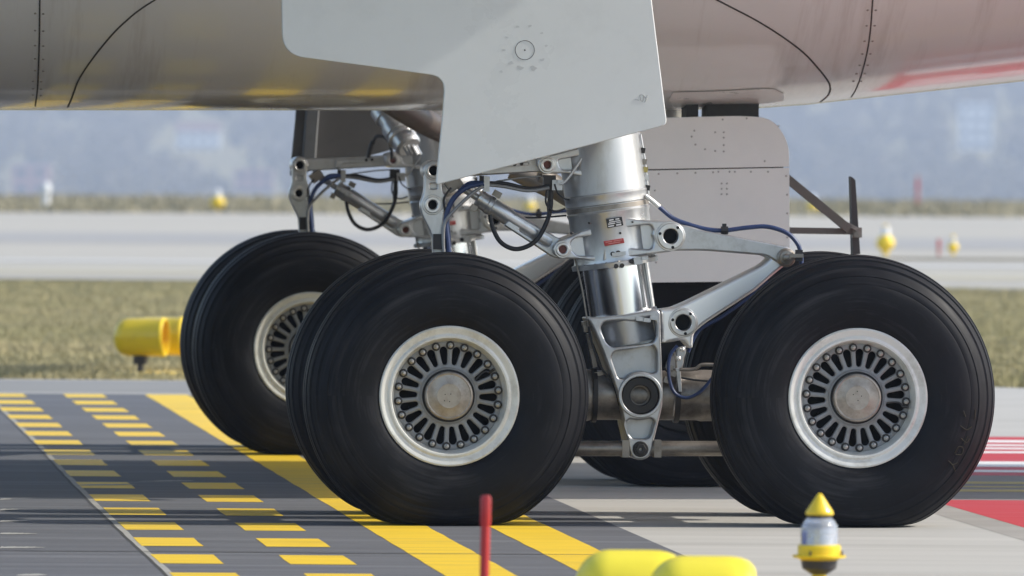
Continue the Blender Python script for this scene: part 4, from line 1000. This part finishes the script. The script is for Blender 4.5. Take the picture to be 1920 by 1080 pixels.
def guard(loc, label, offs, ln, r, zc, m, rz=0.0, fl=1.04):
    t = thing('guard_light', loc, label, 'lamp', 'twin guard lights', rz)
    for (dx, dy) in offs:
        barrel(t, (dx, dy, zc), ln, r, m, fl)
        if dy > .3 and rz != 0: continue
        mb = MB(); mb.box((dx, dy, zc - r - .03), (.10, .08, .07)); mb.lathe((dx, dy, 0), (dx, dy, 1), [(0, .03), (zc - r - .05, .025)], 12); mb.lathe((dx, dy, .10), (dx, dy, 1), [(0, .04), (.05, .04)], 12)
        P(mb, 'bracket', M['lampdark'], t)
    mb = MB(); ox = sum(o[0] for o in offs) / len(offs); oy = sum(o[1] for o in offs) / len(offs)
    mb.lathe((ox, oy, -.02), (ox, oy, 1), [(0, .32), (.022, .32), (.03, .28)], 28); P(mb, 'base_plate', M['lampyellow'], t)
    return t
p = gnd(268, 690)
Yg = 79.5; c = at(268, 632, Yg)
guard((c.x, Yg, -.02), 'yellow twin barrel guard light on the grass edge behind the aircraft', [(-.02, 0), (.03, .45)], .42, .155, c.z + .02, M['lampyellow'], -.2)
Yn = 34.2; c = at(1316, 1042, Yn); rr = .165
t = guard((c.x, Yn, -.008), 'bright yellow twin barrel guard light nearest the camera, cut by the bottom edge', [(.0, -.0), (-.25, .46)], .375, rr, c.z + .008 - rr, M['hoodyellow'], 0.0, 1.0)

# small distant lights and stakes
def far_light(px, pyb, pyt, wpx, label, m=M['lampyellow'], glass=True):
    X, Y = gnd(px, pyb, -.03); s_ = FPX / Y; h = (pyb - pyt) / s_; r = wpx / 2 / s_
    t = thing('edge_light', (X, Y, -.03), label, 'lamp', 'airfield edge lights')
    mb = MB(); zc = h * .42
    mb.lathe((0, 0, 0), (0, 0, 1), [(0, r * .35), (zc - r * .95, r * .35), (zc - r * .8, r * .62), (zc - r * .4, r * .95), (zc, r * 1.05), (zc + r * .1, r * 1.05), (zc + r * .5, r * .85), (zc + r * .85, r * .5)], 24); P(mb, 'housing', m, t)
    mb = MB(); mb.lathe((0, 0, zc + r * .85), (0, 0, 5), [(0, r * .5), (r * .8, r * .46), (r * 1.05, r * .2)], 20); P(mb, 'glass_dome', M['postwhite'], t)
    if h - zc > r * 2.0:
        mb = MB(); mb.lathe((0, 0, zc + r * 1.88), (0, 0, 5), [(0, r * .5), (h - zc - r * 1.88, r * .12)], 16); P(mb, 'cap', m, t)
    return t
far_light(1660, 480, 421, 34, 'round yellow edge light with white dome beyond the far taxiway shoulder')
far_light(408, 397, 357, 27, 'small round yellow edge light at the distant grass, forward of the gear')
far_light(1524, 402, 368, 24, 'small yellow edge light half hidden by the door strut')
far_light(1787, 480, 440, 20, 'slim yellow edge light beside a red stake on the far shoulder')
far_light(994, 398, 376, 24, 'distant yellow light glimpsed between hose and strut')
def far_stake(px, pyb, pyt, label):
    X, Y = gnd(px, pyb, -.03); s_ = FPX / Y; h = (pyb - pyt) / s_
    t = thing('marker_stake', (X, Y, -.03), label, 'stake', 'red stakes')
    mb = MB(); mb.lathe((0, 0, 0), (0, 0, 1), [(0, 3.2 / s_), (h * .95, 3.2 / s_), (h, 1.5 / s_)], 10); P(mb, 'post', M['palestake'], t)
    mb = MB(); mb.lathe((0, 0, h * .6), (0, 0, 5), [(0, 3.6 / s_), (h * .2, 3.6 / s_)], 10); P(mb, 'band', M['stake'], t)
far_stake(1760, 481, 447, 'short red stake between two yellow lights on the far shoulder')
far_stake(1720, 389, 330, 'tall faint red stake on the distant grass')
X, Y = gnd(86, 393, -.03); s_ = FPX / Y
t = thing('marker_post', (X, Y, -.03), 'white marker post with round head on the distant grass', 'post')
mb = MB(); mb.lathe((0, 0, 0), (0, 0, 1), [(0, 7 / s_), (26 / s_, 7 / s_), (27 / s_, 4 / s_)], 14); P(mb, 'post', M['postwhite'], t)
mb = MB(); mb.lathe((0, 0, 27 / s_), (0, 0, 5), [(0, 4 / s_), (4 / s_, 9 / s_), (14 / s_, 10 / s_), (22 / s_, 7 / s_), (25 / s_, 2 / s_)], 14); P(mb, 'head', M['postwhite'], t)

# ------------------------------------------------------------------ far hillside: wood and houses
CLEAR = ((22, 92, 362, 4100), (440, 512, 360, 4100), (330, 412, 280, 4500), (1800, 1862, 272, 4600))
def wood(n, name, label):
    V = []; Fq = []; mi = []
    for i in range(n):
        Y = 3550 + 1500 * random.random(); X = random.uniform(-1, 1) * (0.066 * Y + 15)
        z0 = terr(Y, X); h = random.uniform(9, 22); r = h * random.uniform(.25, .4); px = 960 + FPX * X / Y; py = 275 - FPX * (z0 + h - CAMH) / Y
        if any(a - 22 < px < b + 22 and Y < hy + 20 and py < yb for (a, b, yb, hy) in CLEAR): continue
        k = len(V); tw = h * .03
        V += [(X - tw, Y, z0), (X + tw, Y, z0), (X + tw * .4, Y, z0 + h * .8), (X - tw * .4, Y, z0 + h * .8), (X, Y - tw, z0), (X, Y + tw, z0), (X, Y + tw * .4, z0 + h * .8), (X, Y - tw * .4, z0 + h * .8)]
        Fq += [(k, k + 1, k + 2, k + 3), (k + 4, k + 5, k + 6, k + 7)]; mi += [1, 1]
        for q in range(70):
            d = Vector((random.gauss(0, 1), random.gauss(0, 1), random.gauss(0, 1))).normalized() * random.random() ** .4
            c = Vector((X + d.x * r, Y + d.y * r, z0 + h * .58 + d.z * h * .42)); s = random.uniform(.7, 1.6)
            u = Vector((random.gauss(0, 1), random.gauss(0, 1), random.gauss(0, 1))).normalized(); w_ = u.orthogonal().normalized()
            k = len(V); V += [tuple(c + u * s), tuple(c + w_ * s), tuple(c - u * s), tuple(c - w_ * s)]; Fq.append((k, k + 1, k + 2, k + 3)); mi.append(0)
    me = bpy.data.meshes.new(name); me.from_pydata(V, [], Fq); me.update(); me.materials.append(M['leaf']); me.materials.append(M['bark'])
    me.polygons.foreach_set('material_index', mi)
    return tag(link(bpy.data.objects.new(name, me)), label, 'wood', None, 'stuff')
wood(1700, 'hillside_wood', 'hazy blue wood covering the distant hillside')
def house(name, px0, px1, pyt, pyb, depth, wallm, roofm, label, floors, flat=False, wn=4):
    Y = 3200.0
    while Y < 6000 and terr(Y, (px0 - 960) / FPX * Y) < at(px0, pyb, Y).z: Y += 5     # stands on the slope
    A = at(px0, pyt, Y); B = at(px1, pyt, Y); w_ = B.x - A.x; X = (A.x + B.x) / 2
    z0 = terr(Y, X) - .4; H = A.z - z0
    t = thing(name, (X, Y, z0), label, 'building')
    mb = MB(); mb.box((0, depth / 2, H * .5), (w_, depth, H)); P(mb, 'wall', wallm, t)
    mb = MB()
    if flat: mb.box((0, depth / 2, H + .15), (w_ + .6, depth + .6, .3))
    else:
        e = w_ / 2 + .4; hh = max(.6, w_ * .22)
        mb.add([(-e, -.4, H), (e, -.4, H), (e, depth + .4, H), (-e, depth + .4, H), (-e, depth / 2, H + hh), (e, depth / 2, H + hh)], [(0, 1, 5, 4), (2, 3, 4, 5), (0, 4, 3), (1, 2, 5), (0, 3, 2, 1)])
    P(mb, 'roof', roofm, t)
    for fl in range(floors):
        for k in range(wn):
            x = -w_ / 2 + w_ * (k + .5) / wn; z = H * (fl + .5) / floors
            mb = MB(); mb.box((x, -.03, z), (w_ / wn * .5, .12, H / floors * .45)); P(mb, 'window', M['window'], t)
house('shed', 22, 92, 308, 368, 12, M['wallred'], M['roofblue'], 'reddish shed with pale blue roof at the far left of the haze', 2, True, 2)
house('shed', 440, 512, 318, 366, 12, M['wallred'], M['roofdark'], 'small reddish shed with dark roof between hazy trees and the gear', 2, True, 3)
house('house', 330, 412, 246, 284, 14, M['wallwhite'], M['roofdark'], 'pale house with tiled roof high on the hazy slope', 2, False, 4)
house('apartment_block', 1800, 1862, 190, 280, 16, M['wallwhite'], M['roofdark'], 'tall white apartment block in the haze behind the tail end', 4, True, 3)
house('house', 1120, 1180, 260, 300, 12, M['wallcream'], M['roofdark'], 'cream house hidden behind the strut on the hazy slope', 2, False, 3)

# ------------------------------------------------------------------ haze
mb = MB(); mb.box((0, 4120, 95), (8300, 9100, 280))
me = bpy.data.meshes.new('haze'); me.from_pydata([tuple(p) for p in mb.v], [], mb.f); me.update()
hm = bpy.data.materials.new('haze'); hm.use_nodes = True; hn = hm.node_tree.nodes; hn.clear()
pv = hn.new('ShaderNodeVolumePrincipled'); pv.inputs['Density'].default_value = 0.00016; pv.inputs['Color'].default_value = (.70, .80, 1.0, 1); pv.inputs['Anisotropy'].default_value = 0.0
ho = hn.new('ShaderNodeOutputMaterial'); hm.node_tree.links.new(pv.outputs[0], ho.inputs['Volume'])
me.materials.append(hm)
tag(link(bpy.data.objects.new('haze', me)), 'thin blue haze over the whole airfield', 'haze', None, 'stuff')
